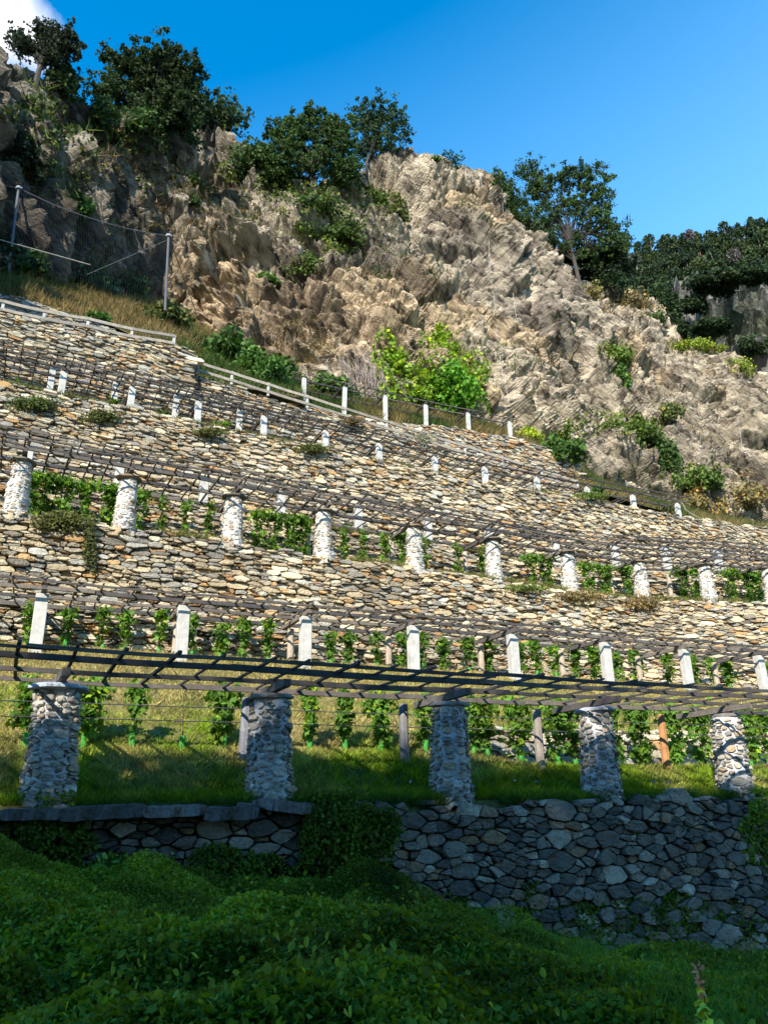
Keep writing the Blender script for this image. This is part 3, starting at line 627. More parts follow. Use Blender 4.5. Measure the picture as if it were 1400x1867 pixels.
for i_, s in enumerate(r3P):
    z0 = 7.62; D = float(D3path(s))+.22
    pillar(s, D, 62, z0, ZT3-.09, .34, .235, d3[i_], 'whitewashed pillars of the upper pergola', 'white', 200+i_, [(.17, .15, .12), (.20, .14, .09), (.12, .10, .08)][i_ % 3], .36)

# ------------------------------------------------------------------ posts
CONC = (.44, .43, .40)
def post_mesh(mb, h, hw=.085, col=CONC, ax=None, taper=.0, bev=.012):
    A = np.array([[U65[0], U65[1], 0], [N65[0], N65[1], 0], [0, 0, 1.]]) if ax is None else ax
    mb.box((0, 0, h/2), A, (hw, hw*.9, h/2), col, bev)
def concrete_post(P, h, label, group, hw=.085, fr=65, col=CONC):
    root = empty('concrete_post', P, label, 'post', group); U, N = frame(fr); A = np.array([[U[0], U[1], 0], [N[0], N[1], 0], [0, 0, 1.]])
    mb = MB(); mb.box((0, 0, h/2), A, (hw, hw*.85, h/2), col, .012); mb.build('shaft', M['concrete'], root)
    mb = MB()
    mb.tube([np.array([*(U*.05), h-.02]), np.array([*(U*.05), h+.07]), np.array([*(-U*.05), h+.07]), np.array([*(-U*.05), h-.02])], .008, 5, (.12, .1, .09))
    mb.build('tie_rod', M['metal'], root); root.rotation_euler = (rng.normal(0, .012), rng.normal(0, .012), 0)
    return root
Z2 = 4.87
r2x = [70, 334, 557, 752, 932, 1098, 1240, 1373]
d2 = ['leftmost thick white post of the lower concrete row', 'second thick white post of the lower concrete row, slightly leaning', 'third thick white post from the left in the lower concrete row', 'fourth thick white post from the left in the lower concrete row',
      'fifth thick white post from the left in the lower concrete row', 'sixth thick white post, leaning slightly above the pale cap slab', 'seventh thick white post, leaning left in the lower concrete row', 'thick white post near the right edge in the lower concrete row']
for x, lb in zip(r2x, d2):
    s = S(x, 1150, 19.5, 65); z0 = float(t1z(s, 19.5))-.15; P = PT(np.array([s]), 19.5, z0, 65)[0]
    concrete_post(P, Z2-z0-.02, lb, 'concrete posts of the lower row', .145)
Z3B = 10.98
r3bx = [30, 207, 369, 511, 654, 780, 891, 1009, 1115, 1206, 1297]
for i_, x in enumerate(r3bx):
    s = 0.
    for _ in range(12): s = S(x, 960, float(D3path(s))+3.1)
    P = PT(np.array([s]), float(D3path(s))+3.1, 9.3)[0]
    concrete_post(P, Z3B-9.3-.02, '%s white concrete post standing behind the whitewashed pillars' % ordl(i_, len(r3bx)), 'concrete posts behind the whitewashed pillars', .14, 62)
Z4 = 15.82
r4 = [(114, 680), (239, 705), (361, 728), (480, 755), (592, 783), (690, 808), (791, 830), (882, 852), (977, 867), (1068, 882), (1152, 898), (1233, 912)]
d4n = len(r4)
Z4f = polyfn([(-6, 15.85), (9.4, 15.8), (18, 15.6), (27, 15.75), (34, 15.98), (40, 16.1)])
r4s = []
for i_, (x, y) in enumerate(r4):
    s = S(x, y+20, 28.45); r4s.append(s); z0 = float(np.interp(s, [-6, 20, 27, 34], [14.8, 14.65, 14.93, 15.05])); P = PT(np.array([s]), 28.36, z0-.05)[0]
    concrete_post(P, float(Z4f(s))-z0+.04, '%s slim white post on the edge of the long upper wall' % ordl(i_, d4n), 'slim white posts on the upper wall', .125, 62)
r4b = [(97, 672), (212, 698), (322, 722), (437, 750)]
for i_, (x, y) in enumerate(r4b):
    s, zt = sd(x, y, 30.0); P = PT(np.array([s]), 30.0, 14.9)[0]
    concrete_post(P, zt-14.9, '%s white post standing just behind the slim front row at the left' % ordl(i_, 4), 'white posts of the short rear row', .12, 62)
r5 = [(555, 690), (627, 705), (702, 720), (775, 738), (852, 752), (928, 768)]
Z5f = []
for i_, (x, y) in enumerate(r5):
    s, zt = sd(x, y, 33.9); Z5f.append((s, zt)); z0 = float(np.interp(s, [11, 13, 18, 24, 27, 31.8], [19.6, 19.85, 20.0, 20.85, 21.0, 20.55]))-.3
    concrete_post(PT(np.array([s]), 33.9, z0)[0], zt-z0-.03, '%s white post of the topmost pergola under the cliff' % ordl(i_, 6), 'white posts of the topmost pergola', .11, 62)
def wooden_post(P, h, label, group, r=.085, col=(.23, .20, .17), lean=(0, 0)):
    mb = MB(); n = 6; z = np.linspace(0, h, n); a = rng.uniform(0, 6)
    pts = np.stack([lean[0]*z+.012*np.sin(z*2+a), lean[1]*z+.012*np.cos(z*2), z], -1)
    mb.tube(pts, r*np.array([1.05, 1, 1.02, .98, 1, .96]), 8, col); o = mb.build('wooden_post', M['wood'], loc=(0, 0, 0)); o.location = Vector([float(q) for q in P]); tag(o, label, 'post', group); return o
for (x, lb, c) in [(447, 'grey wooden post just left of the second near pillar', (.17, .17, .19)), (737, 'grey wooden post left of the middle near pillar', (.17, .16, .16)), (981, 'weathered wooden post left of the fourth near pillar', (.24, .21, .18)), (1206, 'reddish brown wooden post left of the sunlit fifth pillar', (.36, .17, .07))]:
    s = S(x, 1330, 14.25, 65); z0 = float(t1z(s, 14.25))-.1; wooden_post(PT(np.array([s]), 14.25, z0, 65)[0], 1.93-z0, lb, 'wooden posts behind the near pillars', .095, c)
for i_, x in enumerate([320, 529, 708, 876, 1022, 1160, 1297]):
    s = S(x, 1190, 21., 65); z0 = float(t1z(s, 21.))-.1; wooden_post(PT(np.array([s]), 21., z0, 65)[0], 4.83-z0, '%s pale wooden post behind the thick white posts' % ordl(i_, 7), 'wooden posts behind the thick white posts', .10, (.36, .29, .22))
for i_, x in enumerate([401, 560, 715, 848, 985, 1108, 1213, 1325]):
    s = 0.
    for _ in range(12): s = S(x, 1020, float(D3path(s))+1.9)
    wooden_post(PT(np.array([s]), float(D3path(s))+1.9, 7.6)[0], 1.68, '%s wooden stake behind the whitewashed pillars, under the pergola edge' % ordl(i_, 8), 'wooden stakes behind the whitewashed pillars', .10, (.40, .33, .26))

# ------------------------------------------------------------------ pergolas
def beam_box(mb, a, b, w, h, col, seg=1, bend=0.):
    a, b = np.asarray(a, float), np.asarray(b, float); L_ = np.linalg.norm(b-a); t = (b-a)/L_; sd_ = np.cross(t, [0, 0, 1.]); sd_ /= np.linalg.norm(sd_); up = np.cross(sd_, t)
    n = max(2, seg+1); q = np.linspace(0, 1, n); P = a+(b-a)*q[:, None]
    P = P+up*(bend*np.sin(q*math.pi*rng.uniform(1, 2.5)+rng.uniform(0, 3)))[:, None]+sd_*(bend*np.sin(q*5+rng.uniform(0, 3)))[:, None]
    V = np.concatenate([P+sd_*w/2+up*h/2, P-sd_*w/2+up*h/2, P-sd_*w/2-up*h/2, P+sd_*w/2-up*h/2]).reshape(4, n, 3).transpose(1, 0, 2).reshape(-1, 3)
    i = np.arange(n-1)[:, None]*4; j = np.arange(4)[None]; k = (j+1) % 4
    mb.add(V, [np.stack([i+j, i+k, i+4+k, i+4+j], -1).reshape(-1, 4), np.array([[3, 2, 1, 0]]), np.array([[0, 1, 2, 3]])+4*(n-1)], col)
WOOD = [(.055, .05, .05), (.07, .06, .055), (.10, .085, .075), (.13, .11, .09)]
def pergola(label, fr, Dof, rails, bars_per_bay, bays, zf, beams, ext, rail_w=.075, bar_w=.05, shade=1., bar_span=None, wires=()):
    """rails run along the terrace, bars lie across them, beams carry them over each support"""
    s0, s1 = bays[0]-ext[0], bays[-1]+ext[1]; U, N = frame(fr); sm = (s0+s1)/2
    root = empty('pergola', PT(np.array([sm]), float(Dof(sm)), float(zf(sm)))[0], label, 'pergola', 'timber pergolas over the terraces')
    org = np.array(root.location)
    Z = lambda s, D, dz=0.: np.array([*(U*s+N*D), float(zf(s))+dz])-org
    for r_ in rails:
        mb = MB(); s = s0+rng.uniform(-.3, .3)
        while s < s1:
            e = min(s+rng.uniform(3., 4.6), s1+.2); c = np.array(random.choice(WOOD))*shade; w = rail_w*rng.uniform(.75, 1.15)*(.6 if r_ == rails[0] else 1)
            ex = rng.uniform(.05, .3); beam_box(mb, Z(s-.1, float(Dof(s))+r_, .10+rng.uniform(-.01, .02)), Z(e+ex, float(Dof(e))+r_+rng.uniform(-.04, .04), .10+rng.uniform(-.01, .02)), w*.8, w, c, 5, .012); s = e
        mb.build('rail', M['wood'], root)
    lo, hi = bar_span or (min(rails)-.05, max(rails)+.08)
    sb = []
    for a, b in zip(bays[:-1], bays[1:]): sb += list(np.linspace(a, b, bars_per_bay+1)[:-1]+rng.uniform(-.06, .06, bars_per_bay))
    st = (bays[1]-bays[0])/bars_per_bay; x = bays[0]-st
    while x > s0: sb.insert(0, x); x -= st
    x = bays[-1]
    while x < s1: sb.append(x); x += st
    if len(sb) > 96: sb = sb[:96]
    for s in sb:
        mb = MB(); c = np.array(random.choice(WOOD))*shade; sk = rng.normal(0, .03); w = bar_w*rng.uniform(.7, 1.1)
        beam_box(mb, Z(s-sk, float(Dof(s))+lo+rng.uniform(-.05, .03), .10+rail_w*.5), Z(s+sk, float(Dof(s))+hi+rng.uniform(-.03, .06), .10+rail_w*.5), w, w*.8, c, 3, .01)
        mb.build('crossbar', M['wood'], root)
    for s in beams[0]:
        mb = MB(); c = np.array(random.choice(WOOD[1:]))*shade*1.15
        beam_box(mb, Z(s, float(Dof(s))+beams[1], -.0), Z(s+rng.normal(0, .05), float(Dof(s))+beams[2], -.0+rng.normal(0, .01)), beams[3], beams[3], c, 3, .01); mb.build('beam', M['wood'], root)
    for dz, D in wires:
        mb = MB(); q = np.linspace(s0, s1, 30); mb.tube(np.array([Z(a, float(Dof(a))+D, dz) for a in q]), .009, 4, (.06, .06, .06)); mb.build('wire', M['metal'], root)
    return root
pergola('near pergola, wide grey timber lattice laid across the five rubble stone pillars', 65, lambda s: 12.95+0*s, [-1.98, -1.19, -.13, 1.0], 5, r1s, lambda s: 1.92+0*s, (r1s, -.75, 1.4, .12), (4.5, 4.5), .085, .05, 1.0, wires=[(-.17, 1.5), (-.42, 1.5)])
s2 = [S(x, 1150, 19.5, 65) for x in r2x]
pergola('dark timber pergola on the thick white concrete posts', 65, lambda s: 19.5+0*s, [-.55, .15, 1.0, 1.95], 5, s2, lambda s: Z2+.07+0*s, (s2, -.3, 1.95, .11), (3.4, 5.), .09, .045, 1.1, wires=[(-.3, 1.6)])
pergola('timber lattice pergola on the whitewashed pillars, bending with the terrace', 62, D3path, [-.7, -.12, .8, 1.85], 5, r3P, lambda s: ZT3+.07+0*s, (r3P, -.3, 1.95, .11), (2.5, 4.), .09, .05, .9, wires=[(-.35, 1.9), (-.8, 1.9)])
s3b = []
for x in r3bx:
    s = 0.
    for _ in range(12): s = S(x, 960, float(D3path(s))+3.1)
    s3b.append(s)
pergola('upper tier of thin rails on white posts directly above the whitewashed pillars', 62, lambda s: D3path(s)+3.1, [-.85, -.4, .25], 4, s3b, lambda s: Z3B+.05+0*s, (s3b, -.5, .5, .07), (2.5, 3.), .07, .04, .8)
pergola('long slender pergola on the slim white posts of the upper wall', 62, lambda s: 28.45+0*s, [-.75, -.15, .65, 1.65], 5, r4s, lambda s: Z4f(s)+.03, (r4s, -.3, 1.6, .08), (3.4, .4), .085, .045, .6)
s4b = [sd(x, y, 30.)[0] for x, y in r4b]; z4b = polyfn([sd(x, y, 30.) for x, y in r4b])
pergola('short upper tier of rails behind the slim posts at the far left', 62, lambda s: 30.+0*s, [-.95, -.4, .3], 4, s4b, lambda s: z4b(s)+.03, (s4b, -.6, .5, .07), (3., 3.4), .075, .04, .6)
s5 = [p[0] for p in Z5f]; z5f_ = polyfn(Z5f)
pergola('topmost small pergola with open lattice below the leafy cliff', 62, lambda s: 33.9+0*s, [-.15, .5, 1.5, 2.2], 5, s5, lambda s: z5f_(s)+.03, (s5, -.2, 2.2, .08), (.8, .15), .085, .045, .8)

# ------------------------------------------------------------------ timber railings on the top walls
def railing(label, D, pts, zf, h, rail_z, col=(.24, .21, .17), hw=.06):
    s0, s1 = pts[0], pts[-1]; sm = (s0+s1)/2; root = empty('railing', PT(np.array([sm]), D, float(zf(sm)))[0], label, 'railing', 'timber railings on the top walls'); org = np.array(root.location)
    A = np.array([[U62[0], U62[1], 0], [N62[0], N62[1], 0], [0, 0, 1.]])
    for s in pts:
        mb = MB(); b = PT(np.array([s]), D, float(zf(s))-.1)[0]-org; mb.box(b+np.array([0, 0, h/2+.05]), A, (hw, hw, h/2+.05), np.array(CONC)*.95, .01); mb.build('post', M['concrete'], root)
    for rz in rail_z:
        for a, b in zip(pts[:-1], pts[1:]):
            mb = MB(); beam_box(mb, PT(np.array([a]), D-.06, float(zf(a))+rz)[0]-org, PT(np.array([b]), D-.06, float(zf(b))+rz)[0]-org, .06, .14, np.array(col)*rng.uniform(.8, 1.2), 3, .01); mb.build('rail', M['wood'], root)
rp = [(360, 680), (422, 700), (489, 712), (560, 737), (629, 768), (705, 790), (778, 805), (848, 832), (917, 855), (988, 872), (1053, 890)]
rs_ = [sd(x, y, 31.35) for x, y in rp]; railing('long timber railing with white posts sloping down to the right on the upper wall', 31.35, [p[0] for p in rs_], (lambda pf: (lambda s: pf[0]*s+pf[1]))(np.polyfit([p[0] for p in rs_], [p[1] for p in rs_], 1)), .62, (.1, .5), (.27, .23, .18))
rp = [(5, 565), (80, 582), (160, 596), (240, 614), (317, 626)]; rs_ = [sd(x, y, 30.95) for x, y in rp]
railing('short timber railing with low white posts at the far upper left', 30.95, [rs_[0][0]-1.7]+[p[0] for p in rs_], polyfn([(rs_[0][0]-1.7, rs_[0][1]-.1)]+rs_), .42, (-.02, .36))

# ------------------------------------------------------------------ grape vines
GV = (.10, .20, .03)
def vine(P, h, n, label, group, spread=.14, leafsz=.11, top=None, tube=True, tubec=(.07, .36, .06), bare=False, stake=True, lean=0.):
    root = empty('grapevine', P, label, 'grapevine', group); hc = rng.uniform(-.06, .06)
    mb = MB(); z = np.linspace(0, h, 8); w = np.stack([.03*np.sin(z*3+hc*50)+lean*z, .03*np.cos(z*2.3), z], -1); mb.tube(w, np.linspace(.016, .007, 8), 5, (.14, .09, .05)); mb.build('stem', M['bark'], root)
    if tube:
        mb = MB(); th_ = rng.uniform(.26, .36); tl = rng.normal(0, .03); mb.tube([(0, 0, 0), (tl*.5, 0, th_*.5), (tl, 0, th_)], .055, 8, tubec, cap=False); mb.build('grow_tube', M['plastic'], root)
    if not bare and n > 0:
        # leaves hang in clumps on short shoots along the stem
        mb = MB(); k = max(3, n//7); pts = []
        zc = rng.uniform(.32, h*1.06, k); env = .75+.35*np.sin((zc/h)*2.7)
        for q, e in zip(zc, env):
            a = rng.uniform(0, 2*math.pi); rr = spread*e*rng.uniform(.1, 1.25); c = np.array([math.cos(a)*rr+lean*q, math.sin(a)*rr*.7, q])
            m = max(3, int(n/k*rng.uniform(.6, 1.5))); pts.append(c+rng.normal(size=(m, 3))*np.array([.055, .05, .09]))
        if top:
            m = int(n*.5); pts.append(np.stack([rng.normal(0, top, m), rng.normal(0, top*.5, m), h+rng.normal(.0, .10, m)], -1))
        leaves(mb, np.concatenate(pts), leafsz, np.array(GV)*rng.uniform(.8, 1.25), LEAF_VINE, up=.35, droop=1.6, cvar=.35, yellow=.10)
        mb.build('leaves', M['leaf'], root)
    return root
v1 = [(45, 90, .2), (152, 130, .2), (241, 55, .09), (331, 0, 0), (405, 110, .18), (564, 75, .1), (630, 85, .1), (694, 110, .17), (775, 60, .12), (862, 90, .15), (890, 110, .15), (946, 130, .2), (1018, 130, .2), (1047, 70, .15), (1122, 80, .14), (1167, 150, .22),
      (1232, 140, .2), (1279, 130, .2), (1366, 150, .22), (1398, 80, .15)]
d1 = {3: 'bare young vine cord rising from a squat green tube on the lowest terrace', 0: 'leafy vine at the left edge, left of the leftmost near pillar', 1: 'bushy vine just right of the leftmost near pillar'}
for i_, (x, n, sp) in enumerate(v1):
    s = S(x, 1370, 14.75, 65); D = 14.75; z0 = float(t1z(s, D))-.06
    z0 = z0 if x < 900 else z0
    vine(PT(np.array([s]), D, z0, 65)[0], 2.05-z0, int(n*2.3), d1.get(i_, '%s vine plant with a green tube in the row behind the near pillars' % ordl(i_, len(v1))), 'vines behind the near pillars', sp, .115, top=.18 if n > 90 else .07, bare=(n == 0))
v2 = [45, 117, 183, 224, 290, 350, 403, 443, 487, 603, 635, 688, 733, 770, 808, 852, 890, 942, 975, 1010, 1046, 1080, 1122, 1155, 1212, 1258, 1290, 1320, 1393]
for i_, x in enumerate(v2):
    s = S(x, 1190, 21.2, 65); z0 = float(t1z(s, 21.2))-.05; lush = 1+.8*(x > 730)*rng.uniform(.4, 1.2)
    vine(PT(np.array([s]), 21.2, z0, 65)[0], 4.9-z0-rng.uniform(-.1, .15), int(125*lush*rng.uniform(.6, 1.2)), '%s vine in a green tube in the row behind the thick white posts' % ordl(i_, len(v2)), 'vines behind the thick white posts', .10*lush, .11, top=.1, tubec=(.09, .42, .08))
v3 = [40, 70, 105, 145, 192, 245, 292, 335, 378, 470, 500, 530, 552, 628, 662, 700, 735, 775, 832, 878, 965, 992, 1065, 1095, 1135, 1235, 1258, 1320, 1350, 1366]
lush3 = [2.4, 2.2, 2.0, 2.2, 2.4, 2., .9, 1., 1.1, 1.8, 1.9, 2.0, 2.1, .9, 1., 1.3, 1.5, .9, 1.2, 1.2, 1.6, 1.6, 1.8, 1.9, 1.6, 1.7, 1.5, 1.9, 2, 1.8]
for i_, (x, lu) in enumerate(zip(v3, lush3)):
    s = 0.
    for _ in range(12): s = S(x, 1000, float(D3path(s))+1.55)
    D = float(D3path(s))+1.55
    vine(PT(np.array([s]), D, 7.66)[0], 1.7 if lu > .8 else rng.uniform(1.1, 1.5), int(125*lu), '%s vine in the row between the whitewashed pillars' % ordl(i_, len(v3)), 'vines between the whitewashed pillars', .11*min(lu, 1.8), .115, top=.22 if lu > 1.4 else None, tubec=(.09, .42, .08))
for x, lb in [(205, 'small leafy vine behind the first slim white posts at the left'), (296, 'sprawling young vine under the long slender pergola'), (402, 'low vine between the third and fourth slim white posts'), (415, 'slender vine leaning on the slender pergola'), (32, 'dark little vine at the left end of the slender pergola')]:
    s = S(x, 745, 29.6); vine(PT(np.array([s]), 29.6, 14.8)[0], .95, 70, lb, 'small vines under the slender pergola', .25, .13, tube=False)

# ------------------------------------------------------------------ grass, ivy, ground cover
def blades(mb, P, h, col, w=.012, cvar=.3, lean=.35):
    n = len(P); a = rng.uniform(0, 2*math.pi, n); hh = h*rng.uniform(.5, 1.3, n); l = rng.normal(0, lean, (n, 2))*hh[:, None]
    ww = w*rng.uniform(.7, 1.4, n); V = np.zeros((n, 3, 3)); V[:, 0] = P; V[:, 1] = P; V[:, 2] = P
    V[:, 0, 0] -= ww*np.cos(a); V[:, 0, 1] -= ww*np.sin(a); V[:, 1, 0] += ww*np.cos(a); V[:, 1, 1] += ww*np.sin(a); V[:, 2, 0] += l[:, 0]; V[:, 2, 1] += l[:, 1]; V[:, 2, 2] += hh
    c = np.asarray(col, float); c = np.tile(c, (n, 1)) if c.ndim == 1 else c; c = c*(1+cvar*rng.uniform(-1, 1, n))[:, None]
    mb.add(V.reshape(-1, 3), (np.arange(n)*3)[:, None]+np.arange(3)[None], np.repeat(c, 3, axis=0))
n = 210000; D = 12.75+9.8*rng.random(n)**1.25; s = rng.uniform(-.09, 1.32, n)*D; z = t1z(s, D); P = PT(s, D, z, 65)
k = np.clip(.45+1.5*fbm(P*np.array([.8, .8, 0])+9, 12, 3)+(D-15.0)*.22, 0, 1)[:, None]
tuf = (.55+.9*vnoise(P*np.array([7., 7., 0]), 6))[:, None]; gc = (np.array([.17, .25, .02])*(1-k)+np.array([.36, .30, .11])*k)*tuf
mb = MB(); blades(mb, P, np.where(D < 14.6, .13, .085)*tuf[:, 0], gc, .012, lean=.8, cvar=.45)
tag(mb.build('grass', M['grass']), 'short green and straw-coloured mown grass on the sloping lowest terrace', 'grass', kind='stuff')
# tussocks hanging over the wall edge
mb = MB(); n = 16000; s = rng.uniform(-1, 18, n); D = 12.62+.5*rng.random(n); cl = vnoise(np.stack([s*1.3, s*0, s*0], -1), 4) > .38; s, D = s[cl], D[cl]
blades(mb, PT(s, D, .02, 65), .2, (.06, .12, .02), .010, lean=.8); tag(mb.build('grass', M['grass']), 'longer dark grass along the top edge of the near wall', 'grass', kind='stuff')
# dry grass on terrace ledges
mb = MB(); 
n = 26000; s = rng.uniform(-1, 32, n); D = D3path(s)+rng.uniform(-.06, .6, n); cl = vnoise(np.stack([s*.6+5, s*0, s*0], -1), 4) > np.where(s > 14, .35, .6); s, D = s[cl], D[cl]
blades(mb, PT(s, D, 7.64), .19, np.where(rng.random((len(s), 1)) < .5, np.array([[.30, .24, .10]]), np.array([[.12, .17, .04]])), .015, lean=.8)
n = 20000; s = rng.uniform(-1, 44, n); D = 28.2+rng.uniform(0, .5, n); cl = vnoise(np.stack([s*.5+9, s*0, s*0], -1), 6) > .5; s, D = s[cl], D[cl]
blades(mb, PT(s, D, np.interp(s, [-6, 20, 27, 34, 42, 48], [14.85, 14.72, 15.0, 15.15, 15.6, 15.9])), .15, np.where(rng.random((len(s), 1)) < .5, np.array([[.28, .22, .10]]), np.array([[.12, .17, .04]])), .02, lean=.8)
n = 16000; s = rng.uniform(-1, 34, n); cl = vnoise(np.stack([s*.5+2, s*0, s*0], -1), 16) > .4; s = s[cl]; blades(mb, PT(s, D3path(s)+2.62+rng.uniform(0, .5, len(s)), 9.68), .2, np.where(rng.random((len(s), 1)) < .5, np.array([[.26, .20, .09]]), np.array([[.12, .17, .04]])), .02, lean=.8)
tag(mb.build('dry_grass', M['grass']), 'thin dry and green grass tufts along the edges of the upper terraces', 'grass', kind='stuff')
# rough grass slope under the cliff
Sf = SLP.reshape(-1, 3); gi = rng.integers(0, SLP.shape[0]-1, 90000); gj = rng.integers(0, SLP.shape[1]-1, 90000); fu, fv = rng.random((90000, 1)), rng.random((90000, 1))
P = SLP[gi, gj]*(1-fu)*(1-fv)+SLP[gi+1, gj]*fu*(1-fv)+SLP[gi, gj+1]*(1-fu)*fv+SLP[gi+1, gj+1]*fu*fv
k = np.clip(.5+1.8*fbm(P*.35, 22, 3), 0, 1)[:, None]; left = np.clip((-np.degrees(np.arctan2(P[:, 0], P[:, 1]))-18)/5, 0, 1)[:, None]; k = np.clip(k+left*.35, 0, 1)
mb = MB(); blades(mb, P, .45, np.array([.05, .09, .02])*(1-k)+np.array([.20, .15, .06])*k, .03, lean=.5, cvar=.5)
tag(mb.build('dry_grass', M['grass']), 'tall yellow-brown grass on the slope between the top walls and the cliff', 'grass', kind='stuff')
# foreground ground cover
def gcz(P2): return gz(P2[:, 0], P2[:, 1])
n = 520000; az_ = np.radians(rng.uniform(-31, 31, n)); rho = 3.0+10.8*rng.random(n)**1.15; X = rho*np.sin(az_); Y = rho*np.cos(az_)
Dd = X*N65[0]+Y*N65[1]; kk = Dd < 12.4; X, Y = X[kk], Y[kk]; P = np.stack([X, Y, X*0], -1)
hum = .30+.55*fbm(np.stack([X*.5, Y*.5, X*0], -1), 61, 3)+.26*fbm(np.stack([X*1.9, Y*1.9, X*0], -1), 62, 2)
hum = hum+.42*np.exp(-((Dd[kk]-11.6)/1.1)**2)*np.clip(.55+1.5*fbm(np.stack([X*.7+4, Y*.7, X*0], -1), 66, 2), 0, 1)*np.clip((9.5-(X*U65[0]+Y*U65[1]))/4, .25, 1); hum = np.maximum(hum, .05); u = rng.random(len(X)); P[:, 2] = gcz(P)+hum*(1-.45*u**2)+.02
tone = fbm(np.stack([X*.8, Y*.8, X*0], -1), 71, 3)[:, None]; c = np.array([.19, .23, .024])*(1+1.1*tone)+np.array([.04, .06, .0])*np.clip(tone, 0, 1); c = np.clip(c, .01, 1)
mb = MB(); leaves(mb, P, .036, c*.78, LEAF_OVAL, up=.8, cvar=.4, sz=.4); nn_ = 5200; kx = rng.integers(0, len(P), nn_); kp = vnoise(P[kx]*np.array([1.1, 1.1, 0])+7, 12) > .56; Pn = P[kx][kp]; Pn[:, 2] += rng.random(len(Pn))*.22; leaves(mb, Pn, .04, (.18, .24, .03), LEAF_OVAL, up=.6, droop=.3, cvar=.4, yellow=.03)
tag(mb.build('ground_cover', M['leaf']), 'dense dark green leafy undergrowth covering the bank in front of the wall', 'undergrowth', kind='stuff')
mb = MB(); n = 4500; a_ = np.radians(rng.uniform(-5, 31, n)); rho = rng.uniform(4.5, 12.8, n); X, Y = rho*np.sin(a_), rho*np.cos(a_); P = np.stack([X, Y, X*0], -1); P[:, 2] = gcz(P)+.12
blades(mb, P, .38, (.10, .19, .03), .006, lean=.6); tag(mb.build('tall_grass', M['grass']), 'long thin dark grass blades rising out of the undergrowth', 'grass', kind='stuff')
# ivy on the near wall
IVY = [(632, 1560, 82, 120, 'broad curtain of ivy hanging over the middle of the near wall'), (95, 1530, 80, 55, 'dark ivy below the leftmost stone pillar'), (430, 1600, 95, 55, 'ivy climbing the near wall below the second pillar'),
       (215, 1590, 90, 34, 'ivy clump at the wall foot between the two leftmost pillars'), (1395, 1515, 42, 80, 'leafy green bush hanging at the right end of the near wall'), (1060, 1690, 60, 60, 'ivy clump climbing the wall foot below the fourth pillar'),
       (835, 1680, 40, 45, 'narrow ivy clump at the wall foot below the middle pillar'), (1205, 1690, 75, 70, 'dark ivy mound at the wall foot right of centre'), (1355, 1700, 70, 60, 'ivy mound at the foot of the wall in the lower right corner'), (960, 1660, 35, 50, 'thin ivy trails right of the middle pillar, low on the wall'), (20, 1610, 60, 40, 'ivy tangle at the left edge of the near wall')]
for (x, y, rx, ry, lb) in IVY:
    n = int(rx*ry*.62)+500; a_ = rng.uniform(0, 2*math.pi, n); r_ = np.sqrt(rng.random(n)); ed = 1.1+.55*fbm(np.stack([np.cos(a_)*2.2+x, np.sin(a_)*2.2, a_*0], -1), 3, 3)
    px_, py_ = x+rx*r_*ed*np.cos(a_), y+ry*r_*ed*np.sin(a_); dens = vnoise(np.stack([px_/26, py_/26, px_*0], -1), 8) > (.1 if x == 632 else .28)
    px_, py_ = px_[dens], py_[dens]; Q = np.array([at(a, b, 12.5, fr=65) for a, b in zip(px_, py_)]); Q[:, :2] -= N65*(rng.uniform(.0, .2, len(Q))*(1-(r_[dens]*.6)))[:, None]
    g = gz(Q[:, 0], Q[:, 1]); Q = Q[Q[:, 2] > g-.05]
    if len(Q) < 20: continue
    c0 = Q.mean(0); top_over = Q[:, 2] > .02; Q[top_over, 2] = .02+.25*rng.random(top_over.sum()); Q[top_over, :2] += N65*(.35*rng.random(top_over.sum()))[:, None]
    mb = MB(); leaves(mb, Q, .065, (.10, .155, .02) if x != 1395 else (.16, .24, .025), LEAF_OVAL, up=.4, out=-np.array([N65[0], N65[1], 0])*.7, cvar=.45, sz=.4, yellow=.02)
    tag(mb.build('ivy', M['leaf'], loc=c0), lb, 'ivy', 'ivy on the near wall')
WP = [(115, 950, 70, 20, 21.6, (.13, .14, .045), 'brownish green growth spilling over the wall top between the first two whitewashed pillars'), (165, 1000, 16, 50, 21.6, (.12, .13, .05), 'thin trail of weeds hanging down the tall wall below the second whitewashed pillar'),
      (1060, 1088, 60, 12, 21.9, (.24, .19, .08), 'dry straw-coloured tuft spilling over the wall top left of the eighth pillar'), (1170, 1098, 46, 14, 21.9, (.26, .20, .09), 'dry tuft hanging under the eighth whitewashed pillar'), (960, 1072, 50, 7, 21.9, (.15, .19, .05), 'green fringe on the wall edge between the sixth and seventh pillars'),
      (60, 738, 60, 14, 28., (.10, .13, .04), 'weeds on the wall edge at the left end of the slender pergola'), (185, 762, 50, 12, 28., (.10, .12, .04), 'weeds on the wall edge between the first two slim posts'), (380, 790, 40, 8, 28., (.14, .15, .05), 'weeds on the wall edge near the third slim post'),
      (570, 820, 40, 8, 28., (.12, .14, .04), 'weeds on the wall edge near the fifth slim post'), (770, 800, 26, 12, 31.4, (.34, .33, .22), 'pale grey cushion plant on the wall below the topmost pergola'), (640, 770, 30, 9, 31.4, (.16, .12, .06), 'dry brown tuft on the railing wall'), (1075, 905, 40, 8, 28., (.13, .19, .04), 'green weeds on the wall edge near the tenth slim post')]
